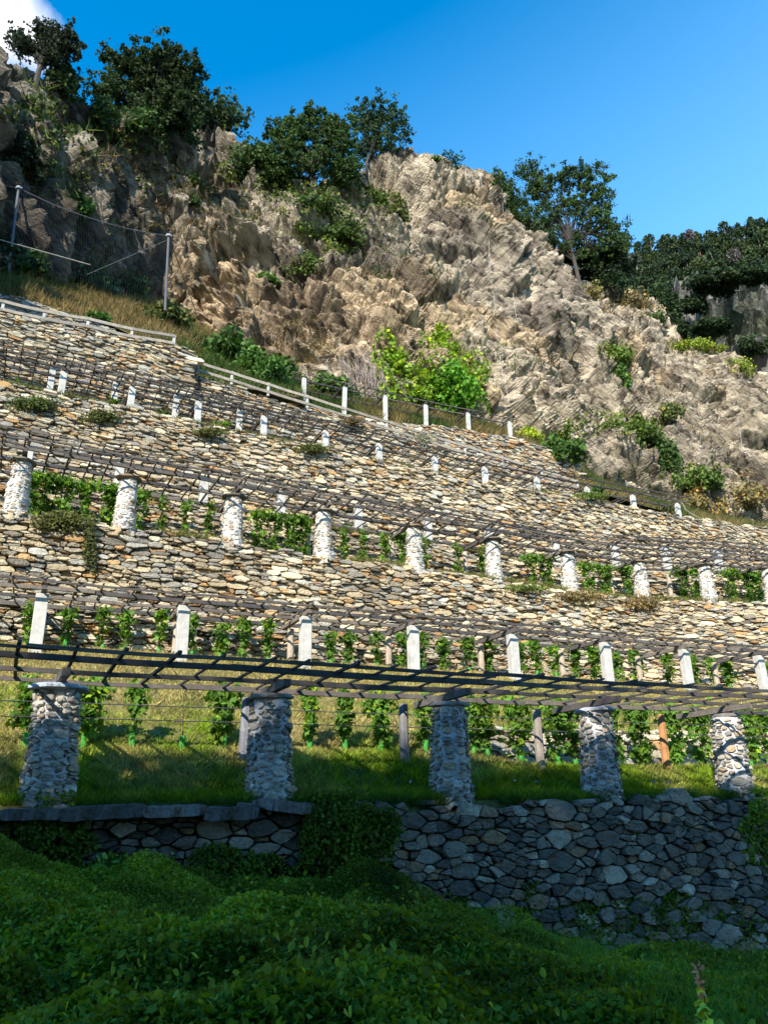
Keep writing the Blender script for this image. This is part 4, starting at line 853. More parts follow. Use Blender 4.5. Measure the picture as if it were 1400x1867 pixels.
for (x, y, rx, ry, D, c_, lb) in WP:
    n = int(rx*ry*.8)+420; Q = np.array([at(x+a, y+b, D, fr=62) for a, b in zip(rx*np.clip(rng.normal(0, .34, n), -.8, .8), ry*np.clip(rng.normal(0, .4, n), -.9, .9))]); sQ = Q[:, :2]@U62
    if 20 < D < 24:
        k = (D3path(sQ)-.05-rng.uniform(0, .3, n))/(Q[:, :2]@N62); Q *= k[:, None]
    else: Q[:, :2] -= N62*rng.uniform(0, .3, (n, 1))
    c0 = Q.mean(0); mb = MB(); leaves(mb, Q, .085, c_, LEAF_TRI, up=.5, cvar=.45); tag(mb.build('wall_plant', M['leaf'], loc=c0), lb, 'plant', 'plants growing on the terrace walls')
# taller pale weed and the flowering sprig in the corner
P0 = at(185, 1600, 11.6, fr=65); root = empty('weed', P0, 'pale green broad-leaved weed standing against the near wall at the left', 'weed')
mb = MB(); mb.tube([(0, 0, -.35), (.02, 0, 0), (0, 0, .3)], .008, 5, (.2, .35, .08)); mb.build('stem', M['leaf'], root)
mb = MB(); Q = np.stack([rng.normal(0, .10, 16), rng.normal(0, .06, 16), rng.uniform(-.1, .3, 16)], -1); leaves(mb, Q, .16, (.20, .36, .06), LEAF_OVAL, up=1., droop=.3); mb.build('leaves', M['leaf'], root)
d_ = ray(1283, 1850); d_ = d_/np.linalg.norm(d_[:2])*4.0; root = empty('flower_sprig', d_+np.array([0, 0, -.12]), 'upright sprig with reddish tip and yellow-green leaves in the lower right corner', 'plant')
zz = np.linspace(-.8, .30, 12); mb = MB(); mb.tube(np.stack([.012*np.sin(zz*6), zz*0, zz], -1), np.linspace(.006, .002, 12), 5, (.22, .14, .06)); mb.build('stem', M['leaf'], root)
zz = np.repeat(np.linspace(-.2, .2, 40), 2); mb = MB(); leaves(mb, np.stack([rng.normal(0, .008, 80), rng.normal(0, .008, 80), zz], -1), .055*(1-.9*(zz+.2)/.5)+.02, (.6, .7, .10), LEAF_OVAL, up=.6, droop=-.4); mb.build('leaves', M['leaf'], root)
zz = np.repeat(np.linspace(.13, .30, 22), 2); mb = MB(); leaves(mb, np.stack([rng.normal(0, .004, 44), rng.normal(0, .004, 44), zz], -1), .022, (.75, .35, .2), LEAF_OVAL, up=.6, droop=-.8); mb.build('flower_spike', M['leaf'], root)
for i_, (x, y) in enumerate([(1190, 1422), (1216, 1434), (1221, 1428), (980, 1440), (938, 1425), (749, 1433)]):
    s = S(x, y, 12.9, 65); z0 = t1z(s, 12.9); P0 = PT(np.array([s]), 12.9, float(z0), 65)[0]; root = empty('wildflower', P0, ['purple wildflower left of its two neighbours near the fifth pillar', 'lower of the two purple wildflowers close together left of the fifth pillar', 'upper of the two purple wildflowers close together left of the fifth pillar', 'blue wildflower at the wall edge left of the fourth pillar',
        'small pale wildflower right of the middle pillar', 'small white wildflower left of the middle pillar'][i_], 'flower', 'wildflowers in the grass')
    mb = MB(); mb.tube([(0, 0, 0), (.01, 0, .15), (0, 0, .28)], .003, 4, (.08, .15, .04)); mb.build('stem', M['leaf'], root)
    mb = MB(); leaves(mb, rng.normal(size=(9, 3))*.008+np.array([0, 0, .28]), .03, (.25, .15, .55) if i_ < 4 else (.6, .6, .7), LEAF_OVAL, up=1.2); mb.build('petals', M['leaf'], root)

# ------------------------------------------------------------------ shrubs on slope and cliff
def shrub(C, rad, nleaf, col, label, size=.16, name='shrub', cat='shrub', group='shrubs and bushes under the cliff', squash=.7, stuff=False, yellow=.03, m='darkleaf'):
    root = empty(name, C, label, cat, group); rad = np.asarray(rad, float)
    mb = MB(); k = 9
    cl = rng.normal(size=(26, 3)); cl /= np.linalg.norm(cl, axis=1)[:, None]; cl *= rng.uniform(.35, .95, (26, 1)); cl[:, 2] = np.abs(cl[:, 2])*squash*1.3-.15
    st = MB()
    for q in cl[:k]: st.tube([(0, 0, -.2), tuple(q*rad*.5), tuple(q*rad*.9)], [.05, .035, .015], 4, (.14, .11, .08))
    st.build('branches', M['bark'], root)
    w = rng.integers(0, 26, nleaf); o = rng.normal(size=(nleaf, 3)); o /= np.linalg.norm(o, axis=1)[:, None]; o *= (.36*rng.random((nleaf, 1))**.4)
    leaves(mb, (cl[w]+o)*rad, size, np.array(col)*(1+.25*(rng.random((26, 1))-.5))[w], LEAF_QUAD, up=.4, cvar=.35, yellow=yellow); mb.build('foliage', M[m], root); return root
def px2m(P, px): return px*float(P@cf)/F
DG, MG, YG, OG = (.045, .085, .022), (.07, .14, .03), (.20, .27, .04), (.10, .12, .035)
SH = [ # x, y(base), rx, ry, colour, leaves, label, on slope?
 (835, 745, 62, 62, (.10, .24, .025), 3000, 'bright green round bush at the right foot of the leafy cliff patch', 0), (772, 735, 40, 30, (.16, .27, .03), 1300, 'yellow-green low bush at the foot of the leafy cliff patch', 0),
 (606, 725, 48, 26, MG, 1200, 'green bush left of the dry hanging stems', 1), (560, 700, 34, 30, OG, 900, 'small olive bush on the slope left of the topmost pergola', 1),
 (468, 690, 56, 42, MG, 1800, 'wide green bush in the middle of the slope above the long railing', 1), (402, 650, 52, 42, (.06, .12, .03), 1600, 'dark green bush above the start of the long railing', 1),
 (300, 590, 50, 30, OG, 1000, 'olive bush at the foot of the right steel pole', 1), (520, 650, 40, 26, DG, 900, 'dark bush against the cliff foot left of centre', 1),
 (973, 795, 30, 22, (.34, .42, .04), 900, 'bright yellow-green bush at the right end of the topmost pergola', 1), (1040, 805, 36, 30, MG, 1100, 'round green bush left of the wide juniper', 1),
 (1110, 800, 72, 26, (.09, .14, .025), 2000, 'wide flat juniper over the rock outcrop', 0), (1180, 815, 42, 24, (.08, .12, .025), 1100, 'right wing of the wide flat juniper', 0), (1228, 860, 24, 40, DG, 900, 'dark juniper trailing down the rock below the wide one', 0),
 (1280, 880, 44, 28, (.09, .14, .03), 1200, 'green bush at the lower right foot of the cliff', 0), (1215, 765, 30, 22, OG, 600, 'olive shrub in the rock gully above the trailing juniper', 0),
 (600, 420, 56, 17, (.08, .12, .03), 1000, 'long flat juniper on the upper ledge of the cliff centre', 0), (625, 442, 46, 15, (.075, .12, .03), 900, 'second flat juniper just below the upper ledge', 0), (556, 488, 32, 18, (.08, .12, .03), 700, 'lowest flat juniper on the cliff centre', 0),
 (560, 390, 50, 16, DG, 800, 'low green strip of juniper under the left middle tree', 0), (690, 370, 46, 22, (.07, .11, .025), 1000, 'juniper mat below the crest, left of the rocky summit', 0), (725, 398, 24, 18, OG, 500, 'small shrub below the juniper mat near the summit', 0),
 (352, 352, 32, 14, (.08, .12, .03), 500, 'green tuft on the cliff shoulder below the rock pinnacle', 0), (335, 378, 22, 14, DG, 350, 'dark tuft on the cliff left shoulder', 0), (140, 392, 34, 22, MG, 600, 'dark green shrub on the shaded left cliff', 0),
 (150, 470, 70, 55, (.06, .10, .04), 2000, 'big blue-green bush behind the rockfall net', 1), (60, 450, 45, 40, DG, 1000, 'dark bush behind the net near the left steel pole', 1), (240, 500, 46, 36, DG, 1100, 'dark bush behind the net left of the right steel pole', 1), (0, 440, 40, 60, (.025, .04, .02), 900, 'very dark bush at the left edge behind the net', 1),
 (1125, 655, 36, 26, (.11, .17, .03), 900, 'green bush hanging on the right rock face', 0), (1135, 695, 16, 28, MG, 500, 'small trailing bush under the hanging one on the right face', 0), (1268, 640, 44, 16, (.20, .26, .03), 900, 'yellow-green mat on the right skyline ridge', 0), (1345, 672, 34, 14, (.20, .26, .03), 600, 'yellow-green tuft near the right edge of the ridge', 0),
 (1075, 548, 36, 20, (.22, .19, .07), 700, 'dry brownish shrub below the lone crest tree', 0), (1160, 560, 40, 22, (.20, .16, .07), 700, 'dry brown grass tuft on the ridge right of the lone tree', 0), (1340, 915, 54, 28, (.26, .21, .09), 900, 'dry straw-coloured shrub low at the right edge of the cliff', 0), (1265, 930, 40, 22, (.24, .2, .08), 700, 'dry shrub above the right end of the upper wall', 0),
 (470, 300, 42, 36, (.05, .09, .025), 1200, 'dark green shrub on the crest left of the middle trees', 0), (515, 322, 42, 28, (.05, .1, .025), 1000, 'green shrub at the foot of the left middle tree', 0), (640, 325, 34, 24, DG, 800, 'shrub between the two middle trees', 0),
 (250, 262, 60, 36, DG, 1300, 'dark shrub on the crest under the big left tree', 0), (170, 236, 46, 44, (.035, .065, .018), 1200, 'dark shrub on the steep crest left of the big tree', 0), (330, 262, 38, 26, DG, 700, 'dark shrub on the crest right of the big tree', 0), (120, 140, 34, 44, (.035, .06, .02), 1000, 'dark bushy shrub beside the windswept pine', 0), (40, 290, 40, 60, (.02, .03, .015), 700, 'nearly black shrub on the shaded left cliff', 0),
 (423, 225, 12, 24, (.06, .10, .03), 300, 'thin shrub beside the rock pinnacle', 0), (820, 300, 30, 8, DG, 300, 'low shrub line on the summit rocks', 0), (790, 308, 12, 6, MG, 200, 'tiny green tuft on the summit rocks', 0),
 (925, 335, 22, 30, (.045, .08, .03), 600, 'bluish shrub just right of the rocky summit', 0), (1000, 445, 40, 30, (.03, .055, .02), 1000, 'dark shrub at the left foot of the lone crest tree', 0), (1110, 500, 50, 40, (.025, .045, .018), 1500, 'very dark shrub at the right foot of the lone crest tree', 0), (1205, 590, 20, 22, DG, 400, 'dark tuft on the ridge right of the dry grass', 0),
 (935, 445, 14, 12, OG, 250, 'small olive tuft on the sunny upper face', 0), (490, 520, 22, 12, MG, 300, 'small green tuft low on the left cliff face', 0), (175, 603, 18, 8, MG, 300, 'grass cushion on the kerb behind the top left railing', 1), (1085, 912, 14, 6, MG, 200, 'small green tuft behind the slim white posts at the right', 1)]
G3 = CL.reshape(1180, 430, 3); nn = np.cross(np.gradient(G3, axis=0), np.gradient(G3, axis=1)); nn /= np.linalg.norm(nn, axis=2)[..., None]+1e-9; led = (np.abs(nn[..., 2]).ravel() > .62) & (fbm(CL*.15, 44, 3) > .02)
li = rng.choice(np.where(led)[0], 5200); P = CL[li]; P = np.repeat(P, 5, axis=0)+rng.normal(size=(26000, 3))*.22; tn = np.repeat(fbm(CL[li]*.12+4, 45, 3), 5)[:, None]
mb = MB(); blades(mb, P, .42, np.where(tn > 0, np.array([[.09, .12, .03]]), np.array([[.17, .13, .06]])), .05, lean=.7, cvar=.45)
tag(mb.build('ledge_plants', M['grass']), 'tufts of green and brown grass growing on the ledges of the cliff', 'grass', kind='stuff')
for (x, y, rx, ry, c, n, lb, sl_) in SH:
    P = on_slope(x, y) if sl_ else on_cliff(x, y, 12); r_ = px2m(P, rx); h_ = px2m(P, ry); toward = -P/np.linalg.norm(P)*.3; toward[2] = 0
    shrub(P+toward, (r_, min(r_, 2.5), h_*1.5), int(n*1.5), np.array(c), lb, size=.20 if ry > 14 else .16)
# climbing greenery on the cliff: the leafy patch
def climber(label, blobs, col, n, size=.2, m='leaf'):
    P = []
    for (x, y, rx, ry, w) in blobs:
        k = int(n*w); a_ = rng.uniform(0, 2*math.pi, k); r_ = np.sqrt(rng.random(k)); X = x+rx*r_*np.cos(a_); Y = y+ry*r_*np.sin(a_)
        ok = vnoise(np.stack([X/11, Y/16, X*0], -1), 5) > .36; X, Y = X[ok], Y[ok]
        for a, b in zip(X, Y):
            P.append((a, b))
    P = np.array(P); sub = np.where((cpx > P[:, 0].min()-30) & (cpx < P[:, 0].max()+30) & (cpy > P[:, 1].min()-30) & (cpy < P[:, 1].max()+30))[0]
    Q = []
    for a, b in P:
        d = (cpx[sub]-a)**2+(cpy[sub]-b)**2; Q.append(CL[sub[np.argmin(d)]])
    Q = np.array(Q); Q -= Q/np.linalg.norm(Q, axis=1)[:, None]*rng.uniform(.05, .6, (len(Q), 1)); Q += rng.normal(size=Q.shape)*.12
    mb = MB(); cc = np.array(col)*(1+.5*fbm(Q*.8, 5, 2))[:, None]; leaves(mb, Q, size, cc, LEAF_QUAD, up=.5, cvar=.35, yellow=.15)
    c0 = Q.mean(0); tag(mb.build('climbing_plant', M[m], loc=c0), label, 'climbing plant', 'climbing plants on the cliff')
climber('tall patch of bright climbing greenery on the sunlit cliff above the topmost pergola', [(705, 640, 26, 48, .2), (735, 690, 50, 50, .3), (800, 660, 44, 60, .3), (850, 690, 46, 50, .35), (815, 715, 70, 30, .2), (815, 600, 20, 16, .05)], (.17, .28, .035), 5200)
climber('dark green mat creeping over the shaded crest on the left', [(150, 250, 90, 22, .4), (250, 262, 60, 22, .3), (60, 200, 60, 20, .3), (280, 330, 40, 25, .2)], (.045, .07, .022), 2600, .22, 'darkleaf')
climber('patchy green growth on the slope between the middle trees and the cliff', [(520, 350, 90, 20, .5), (620, 350, 60, 18, .3), (450, 300, 60, 40, .4)], (.09, .13, .035), 2600, .2, 'darkleaf')
climber('flat green juniper mats running along the middle ledges of the cliff', [(600, 415, 62, 16, .28), (625, 445, 50, 14, .2), (556, 482, 36, 16, .14), (560, 388, 56, 14, .16), (690, 366, 50, 18, .2)], (.09, .13, .028), 5200, .17, 'darkleaf')
climber('broad arching juniper mat over the rock outcrop at the lower right', [(1110, 772, 92, 20, .4), (1040, 790, 34, 24, .15), (1190, 800, 40, 22, .15), (1225, 845, 22, 46, .15), (1285, 862, 46, 22, .15)], (.10, .15, .028), 5600, .17, 'darkleaf')
climber('green growth trailing down the right rock face below the lone oak', [(1125, 640, 40, 22, .3), (1135, 680, 20, 34, .2), (1275, 630, 56, 16, .3), (1340, 665, 40, 14, .2)], (.17, .22, .03), 3000, .17, 'darkleaf')
climber('straw-brown grass mat over the lower right rocks', [(1330, 895, 70, 40, .5), (1270, 925, 50, 24, .25), (1150, 560, 60, 18, .25)], (.24, .19, .075), 3600, .16, 'darkleaf')
climber('brown and green scrub in the gullies of the left cliff', [(200, 300, 60, 24, .3), (300, 300, 30, 40, .2), (250, 410, 40, 20, .15), (360, 350, 40, 16, .2), (450, 380, 24, 30, .15)], (.10, .095, .035), 2600, .17, 'darkleaf')
# dry hanging stems left of the leafy patch
mb = MB(); Q0 = None
for k in range(170):
    x = 656+40*math.tanh(rng.normal(0, .8)); y0 = rng.uniform(630, 680); p0 = on_cliff(x, y0, 6); tw = -p0/np.linalg.norm(p0); tw[2] = 0; L_ = rng.uniform(1.2, 3.2); dx = rng.normal(.15, .25)
    if Q0 is None: Q0 = p0.copy()
    q = np.linspace(0, 1, 5)[:, None]; pts = p0+tw*(.5+.6*q)+np.array([dx, 0, -L_])*q+rng.normal(size=(5, 3))*.06; mb.tube(pts, .014, 3, (.34, .28, .24))
tag(mb.build('dry_stems', M['bark'], loc=Q0), 'tangle of dry greyish stems hanging left of the leafy cliff patch', 'dead climber')

# ------------------------------------------------------------------ trees
def tree(label, base_px, dist_from, crown, nleaf, col, size=.26, trunk_r=.22, name='tree', gaps=.42, lean=0., group='trees on the cliff crest', multi=1, m='darkleaf', vis=1., cl=.55):
    x, y = base_px; P0 = on_cliff(*dist_from); sc = float(np.array(P0)@cf)/F      # metres per photo pixel there
    d = ray(x, y); P = d*(float(P0@cf)/F); root = empty(name, P, label, 'tree', group)
    right = cr; upv = np.array([0, 0, 1.]); back = np.array([cf[0], cf[1], 0.])
    def loc(px, py, dep=0.):
        return right*((px-x)*sc)+upv*((y-py)*sc*1.05)+back*dep
    tops = []
    tr = MB(); lf = MB(); top = loc(sum(b[0] for b in crown)/len(crown), min(b[1] for b in crown)*.45+y*.55)
    for k in range(multi):
        o = np.array([rng.normal(0, .25)*(multi > 1), rng.normal(0, .2)*(multi > 1), 0]); n = 9; q = np.linspace(0, 1, n)[:, None]
        pts = o+np.array([0, 0, -1.5])*(1-q)**3+(top*np.array([1+.15*k, 1, 1])*q)+rng.normal(size=(n, 3))*.10*q; tr.tube(pts, np.linspace(trunk_r, trunk_r*.35, n), 7, (.06, .052, .045)); tops.append(pts)
    centers = []; wts = []
    for (bx, by, rx, ry) in crown:
        c = loc(bx, by, rng.uniform(-.3, .3)*rx*sc); R_ = np.array([rx*sc, rx*sc*.85, ry*sc]); nb = max(7, int(14*vis))
        for _ in range(nb):
            v = rng.normal(size=3); v /= np.linalg.norm(v); p = c+(right*v[0]*R_[0]+back*v[1]*R_[1]+upv*v[2]*R_[2])*rng.uniform(.45, 1.)
            centers.append(p); wts.append(R_[0]*R_[2]/nb)
            if random.random() < .5: continue
            src = random.choice(tops); k = random.randint(3, 7); a = src[k]; mid = a*.45+p*.55+np.array([0, 0, rng.uniform(.0, .5)]); tr.tube([a, a*.7+mid*.3+rng.normal(size=3)*.08, mid, p], [trunk_r*.34, trunk_r*.24, trunk_r*.15, .02], 4, (.045, .04, .033))
    centers = np.array(centers); wts = np.array(wts)**.8; wts /= wts.sum(); w = rng.choice(len(centers), nleaf, p=wts)
    rs = rng.uniform(.5, 1.15, len(centers))*np.array([1.0]); o = rng.normal(size=(nleaf, 3))*np.array([.62, .62, .42])*rs[w][:, None]*cl*1.3
    sub = rng.normal(size=(len(centers), 5, 3))*.75*cl*1.5; o = o*.55+sub[w, rng.integers(0, 5, nleaf)]
    sh = (.75+.5*rng.random(len(centers)))[w][:, None]
    leaves(lf, centers[w]+o, size, np.array(col)*sh, LEAF_QUAD, up=.5, cvar=.35); tr.build('trunk', M['bark'], root); lf.build('crown', M[m], root); return root
TG = (.050, .085, .022)
tree('big dark oak on the crest at the left', (272, 246), (272, 246), [(215, 110, 46, 42), (270, 80, 46, 40), (315, 115, 42, 38), (340, 150, 30, 34), (200, 160, 40, 36), (270, 150, 56, 50), (330, 195, 36, 26), (235, 205, 50, 30), (290, 205, 46, 30)], 36000, (.032, .055, .018), .16, .3, cl=.42, vis=1.3)
tree('small tree at the right foot of the big oak', (388, 236), (385, 240), [(385, 195, 26, 24), (405, 180, 14, 16), (370, 215, 24, 18), (425, 212, 12, 16)], 2200, (.035, .06, .022), .26, .1)
tree('windswept pine against the cloud in the top left corner', (70, 132), (72, 135), [(25, 50, 22, 9), (62, 28, 20, 9), (100, 40, 26, 14), (114, 70, 24, 16), (40, 78, 26, 7), (84, 66, 20, 9), (92, 100, 18, 10)], 6500, (.030, .042, .022), .13, .2, name='pine_tree', cl=.24, vis=1.2)
tree('dense spreading tree with several stems in the middle of the crest', (574, 345), (574, 345), [(520, 215, 34, 28), (575, 190, 40, 26), (620, 205, 32, 32), (500, 245, 30, 26), (560, 245, 56, 36), (620, 260, 40, 36), (490, 285, 40, 26), (560, 300, 56, 26), (630, 300, 30, 20)], 30000, (.050, .09, .024), .15, .16, multi=4, cl=.36, vis=1.2)
tree('thin ragged tree right of the dense middle one', (672, 300), (672, 302), [(668, 190, 24, 26), (705, 185, 30, 24), (730, 215, 18, 28), (690, 225, 30, 24), (665, 260, 22, 22), (705, 255, 22, 16)], 9000, (.035, .065, .024), .15, .15, multi=2, cl=.42)
tree('lone open-crowned oak on the right of the crest', (1055, 505), (1050, 512), [(985, 262, 24, 20), (1040, 276, 40, 28), (1100, 282, 42, 28), (1120, 330, 26, 34), (1010, 320, 34, 26), (1070, 335, 44, 30), (960, 350, 26, 26), (940, 325, 16, 22), (1010, 380, 36, 20), (1090, 385, 44, 24), (1130, 400, 24, 26), (960, 390, 30, 14), (1060, 440, 50, 18), (1125, 440, 26, 20)], 32000, (.050, .085, .024), .15, .24, cl=.46, vis=1.1)
tree('dark low tree behind the foot of the lone oak', (1120, 520), (1110, 520), [(1090, 470, 40, 30), (1130, 470, 34, 34), (1060, 480, 40, 24), (1020, 470, 34, 26)], 9000, (.022, .038, .015), .2, .2)

# ------------------------------------------------------------------ far wooded hill and its rock face
def far_pt(x, y, dist): d = ray(x, y); return d/math.hypot(d[0], d[1])*dist
hx = np.linspace(1050, 1700, 60); crest_y = np.interp(hx, [1050, 1160, 1230, 1300, 1350, 1400, 1500, 1700], [470, 462, 458, 448, 438, 428, 420, 400])
rows_ = []
for t_ in np.linspace(0, 1, 30):
    rows_.append([far_pt(x, y_*t_+(1-t_)*860, 120+110*t_) for x, y_ in zip(hx, crest_y)])
FH = np.array(rows_); FH += 2.0*fbm(FH*.05, 33, 4)[..., None]
i = np.arange(29)[:, None]*60; j = np.arange(59)[None]
mb = MB(); mb.add(FH.reshape(-1, 3), np.stack([i+j, i+60+j, i+60+j+1, i+j+1], -1).reshape(-1, 4), (.03, .045, .018))
bk = FH[-1].copy(); bk2 = bk.copy(); bk2[:, 1] += 80; bk2[:, 2] -= 60; mb.add(np.concatenate([bk, bk2]), np.stack([np.arange(59), np.arange(1, 60), np.arange(61, 120), np.arange(60, 119)], -1), (.05, .07, .03))
tag(mb.build('far_hill', M['soil'], smooth=True), kind='structure')
def conifer(mb, P, h, r_, col, n):
    z = rng.random(n)**.8; a_ = rng.uniform(0, 2*math.pi, n); rr = r_*np.sin(math.pi*np.clip(z, .02, 1)**.75)**.8*(.35+.65*rng.random(n))*(1+.3*np.sin(a_*2+h)); Q = P+np.stack([rr*np.cos(a_), rr*np.sin(a_), h*(.28+.72*z)], -1)
    leaves(mb, Q, .5, col, LEAF_QUAD, up=.6, cvar=.4)
mb = MB(); tb = MB()
fpx, fpy = proj(FH.reshape(-1, 3)); ok = np.where((fpx > 1090) & (fpx < 1480) & (fpy < 640) & (fpy > 380))[0]
for k in range(820):
    P = FH.reshape(-1, 3)[random.choice(ok)]+np.array([rng.normal(0, 1.5), rng.normal(0, 1.5), 0]); x_, y_ = proj(P)
    if y_ > 520 and x_ > 1240: continue
    h = rng.uniform(3.5, 6.5); c = np.array(random.choice([(.035, .06, .025), (.045, .07, .028), (.03, .05, .028), (.06, .085, .03)])); conifer(mb, P, h, rng.uniform(1.2, 2.2), c, 200)
    mb.tube([P-np.array([0, 0, 1]), P+np.array([0, 0, h*.8])], [.2, .06], 4, (.16, .12, .09))
tag(mb.build('far_wood', M['darkleaf']), 'dark pine wood covering the distant hillside on the right', 'wood', kind='stuff')
for (x, y, hgt, c, tc_, lb) in [(1213, 468, 9, (.045, .07, .03), (.42, .26, .14), 'distant pine with a bare orange trunk on the wooded hill'), (1262, 455, 7, (.16, .13, .13), (.2, .17, .15), 'grey leafless-looking tree high on the wooded hill'),
                               (1165, 505, 8, (.11, .11, .10), (.3, .26, .22), 'grey-green tree at the left side of the wooded hill'), (1350, 500, 8, (.14, .12, .11), (.32, .26, .22), 'grey dead tree near the top of the far rock face'), (1300, 498, 7, (.04, .06, .03), (.3, .22, .16), 'dark pine standing above the far rock face'),
                               (1375, 440, 10, (.04, .065, .03), (.28, .2, .15), 'tall dark pine on the right skyline of the wooded hill'), (1330, 440, 8, (.035, .06, .025), (.2, .15, .12), 'rounded dark pine on the skyline of the wooded hill')]:
    k = ok[np.argmin((fpx[ok]-x)**2+(fpy[ok]-y)**2)]; P = FH.reshape(-1, 3)[k]*.985; root = empty('pine_tree', P, lb, 'tree', 'trees picked out on the far hill')
    t_ = MB(); t_.tube([(0, 0, -1), (.1, 0, hgt*.5), (0, 0, hgt*.9)], [.28, .2, .06], 5, tc_); t_.build('trunk', M['bark'], root); t_ = MB(); conifer(t_, np.array([0, 0, hgt*.25]), hgt*.8, 2.2, np.array(c), 300); t_.build('crown', M['darkleaf'], root)
# grey rock face under the wood
ax_ = np.linspace(1160, 1640, 180); tt = np.linspace(0, 1, 120); yt = np.interp(ax_, [1160, 1240, 1300, 1360, 1400, 1640], [600, 548, 530, 522, 512, 480]); G = np.zeros((180, 120, 3))
for a, (x, y0) in enumerate(zip(ax_, yt)):
    for b, t_ in enumerate(tt): pass
XX = np.repeat(ax_[:, None], 120, 1); YY = 760*(1-tt)[None]+yt[:, None]*tt[None]; DD = 95+35*tt[None]+0*XX
d = cf[None, None]*F+cr[None, None]*(XX-CX)[..., None]-cu[None, None]*(YY-CY)[..., None]; G = d/np.hypot(d[..., 0], d[..., 1])[..., None]*DD[..., None]
p = G.reshape(-1, 3); Rr = bedding(62, 30); b_, _ = facets(p, (9, 3.5, 6), Rr, 5, .9); m_, mi_ = facets(p, (3.5, 1.2, 3), Rr, 9, .9); s_2, _ = facets(p, (1.5, .5, 1.5), Rr, 13, .9)
nrm = np.array([-.3, -.85, .45]); p2 = p+nrm*(2.6*b_+1.3*m_+.5*s_2)[:, None]
i = np.arange(179)[:, None]*120; j = np.arange(119)[None]; C = np.ones((len(p), 3))*(.8+.4*mi_)[:, None]
veg = np.clip(fbm(p*.06+2, 21, 3)*4, 0, 1)[:, None]; C = C*(1-.7*veg)+.7*veg*np.array([.22, .33, .12])
mb = MB(); mb.add(p2, np.stack([i+j, i+120+j, i+120+j+1, i+j+1], -1).reshape(-1, 4), C); tag(mb.build('far_cliff', M['greyrock']), kind='structure')
for (x, y, rx, ry, lb) in [(1225, 600, 34, 40, 'dark bush at the left of the far rock face'), (1300, 600, 40, 16, 'dark bush in the middle of the far rock face'), (1375, 640, 40, 22, 'dark bush low on the far rock face at the right edge'), (1265, 560, 26, 20, 'bush above the far rock face'), (1310, 518, 60, 14, 'low green belt along the top of the far rock face'), (1200, 560, 40, 40, 'dark bush mass between the near ridge and the far rock'), (1380, 505, 40, 14, 'green belt right along the top of the far rock face')]:
    P = far_pt(x, y, 108); r_ = px2m(P, rx); shrub(P, (r_, r_*.6, px2m(P, ry)*1.5), 4200, (.03, .052, .02), lb, size=.34, group='bushes on the far hill')

# ------------------------------------------------------------------ rockfall fence and nets
def steel_pole(xt, yt, xb, yb, D, label):
    a = at(xt, yt, D); b = at(xb, yb, D); b = b-(a-b)*.08; root = empty('steel_pole', b, label, 'pole', 'steel poles of the rockfall fence'); mb = MB(); mb.tube([(0, 0, 0), tuple(a-b)], .07, 8, (.07, .075, .09)); mb.build('shaft', M['metal'], root)
    mb = MB(); t_ = a-b; mb.tube([tuple(t_*.985), tuple(t_*1.01)], .15, 8, (.25, .27, .3)); mb.tube([tuple(t_*1.0+np.array([-.18, 0, .02])), tuple(t_+np.array([.18, 0, .02]))], .04, 5, (.3, .32, .35)); mb.build('head', M['metal'], root); return a, b
pa, pb = steel_pole(35, 343, 17, 487, 34.8, 'left galvanised pole of the rockfall fence')
qa, qb = steel_pole(308, 430, 302, 556, 34.8, 'right galvanised pole of the rockfall fence, above the grass')
root = empty('rockfall_net', (pa+qa)/2, 'dark wire net hung between two steel poles on the left slope', 'net'); org = np.array(root.location)
def sagline(a, b, sag, n=24): q = np.linspace(0, 1, n)[:, None]; return a+(b-a)*q-np.array([0, 0, 1.])*sag*4*q*(1-q)
mb = MB(); l0 = pa+(pa-qa)*.6; mb.tube(sagline(pa, qa, .45)-org, .02, 5, (.10, .10, .12)); mb.tube(sagline(l0, pa, .2)-org, .02, 5, (.10, .10, .12)); mb.build('top_cable', M['metal'], root)
mb = MB(); T1 = sagline(pa, qa, .45, 61); Bt = sagline(pb+(pa-pb)*.18, qb+(qa-qb)*.12, .2, 61)
for k in range(0, 61):
    if k < 60: mb.tube([T1[k]-org, (T1[k]+Bt[min(60, k+3)])/2-org, Bt[k]-org], .005, 3, (.03, .033, .04), cap=False)
for t_ in np.linspace(.04, 1, 26): mb.tube((T1*(1-t_)+Bt*t_)[::3]-org, .005, 3, (.03, .033, .04), cap=False)
mb.build('wire_mesh', M['metal'], root)
e1 = at(0, 437, 33.5); e2 = at(165, 483, 34.2); mb = MB(); mb.tube([e1+(e1-e2)*.4-e1, e2-e1], .03, 6, (.33, .29, .23)); tag(mb.build('rail', M['wood'], loc=(0, 0, 0)), 'single pale rail running across the slope behind the left steel pole', 'rail').location = Vector([float(q) for q in e1])
a = qa; b = on_slope(395, 540); mb = MB(); mb.tube([(0, 0, 0), tuple(b-a)], .025, 5, (.12, .12, .14)); o = mb.build('guy_cable', M['metal']); o.location = Vector([float(q) for q in a]); tag(o, 'dark guy cable from the right steel pole down to the rocks', 'cable', 'guy cables')
a2 = qa+(qb-qa)*.05; b2 = at(160, 500, 35.5); mb = MB(); mb.tube([(0, 0, 0), tuple(b2-a2)], .008, 5, (.2, .2, .22)); o = mb.build('guy_cable', M['metal']); o.location = Vector([float(q) for q in a2]); tag(o, 'thin pale guy cable slanting down left from the right steel pole', 'cable', 'guy cables')
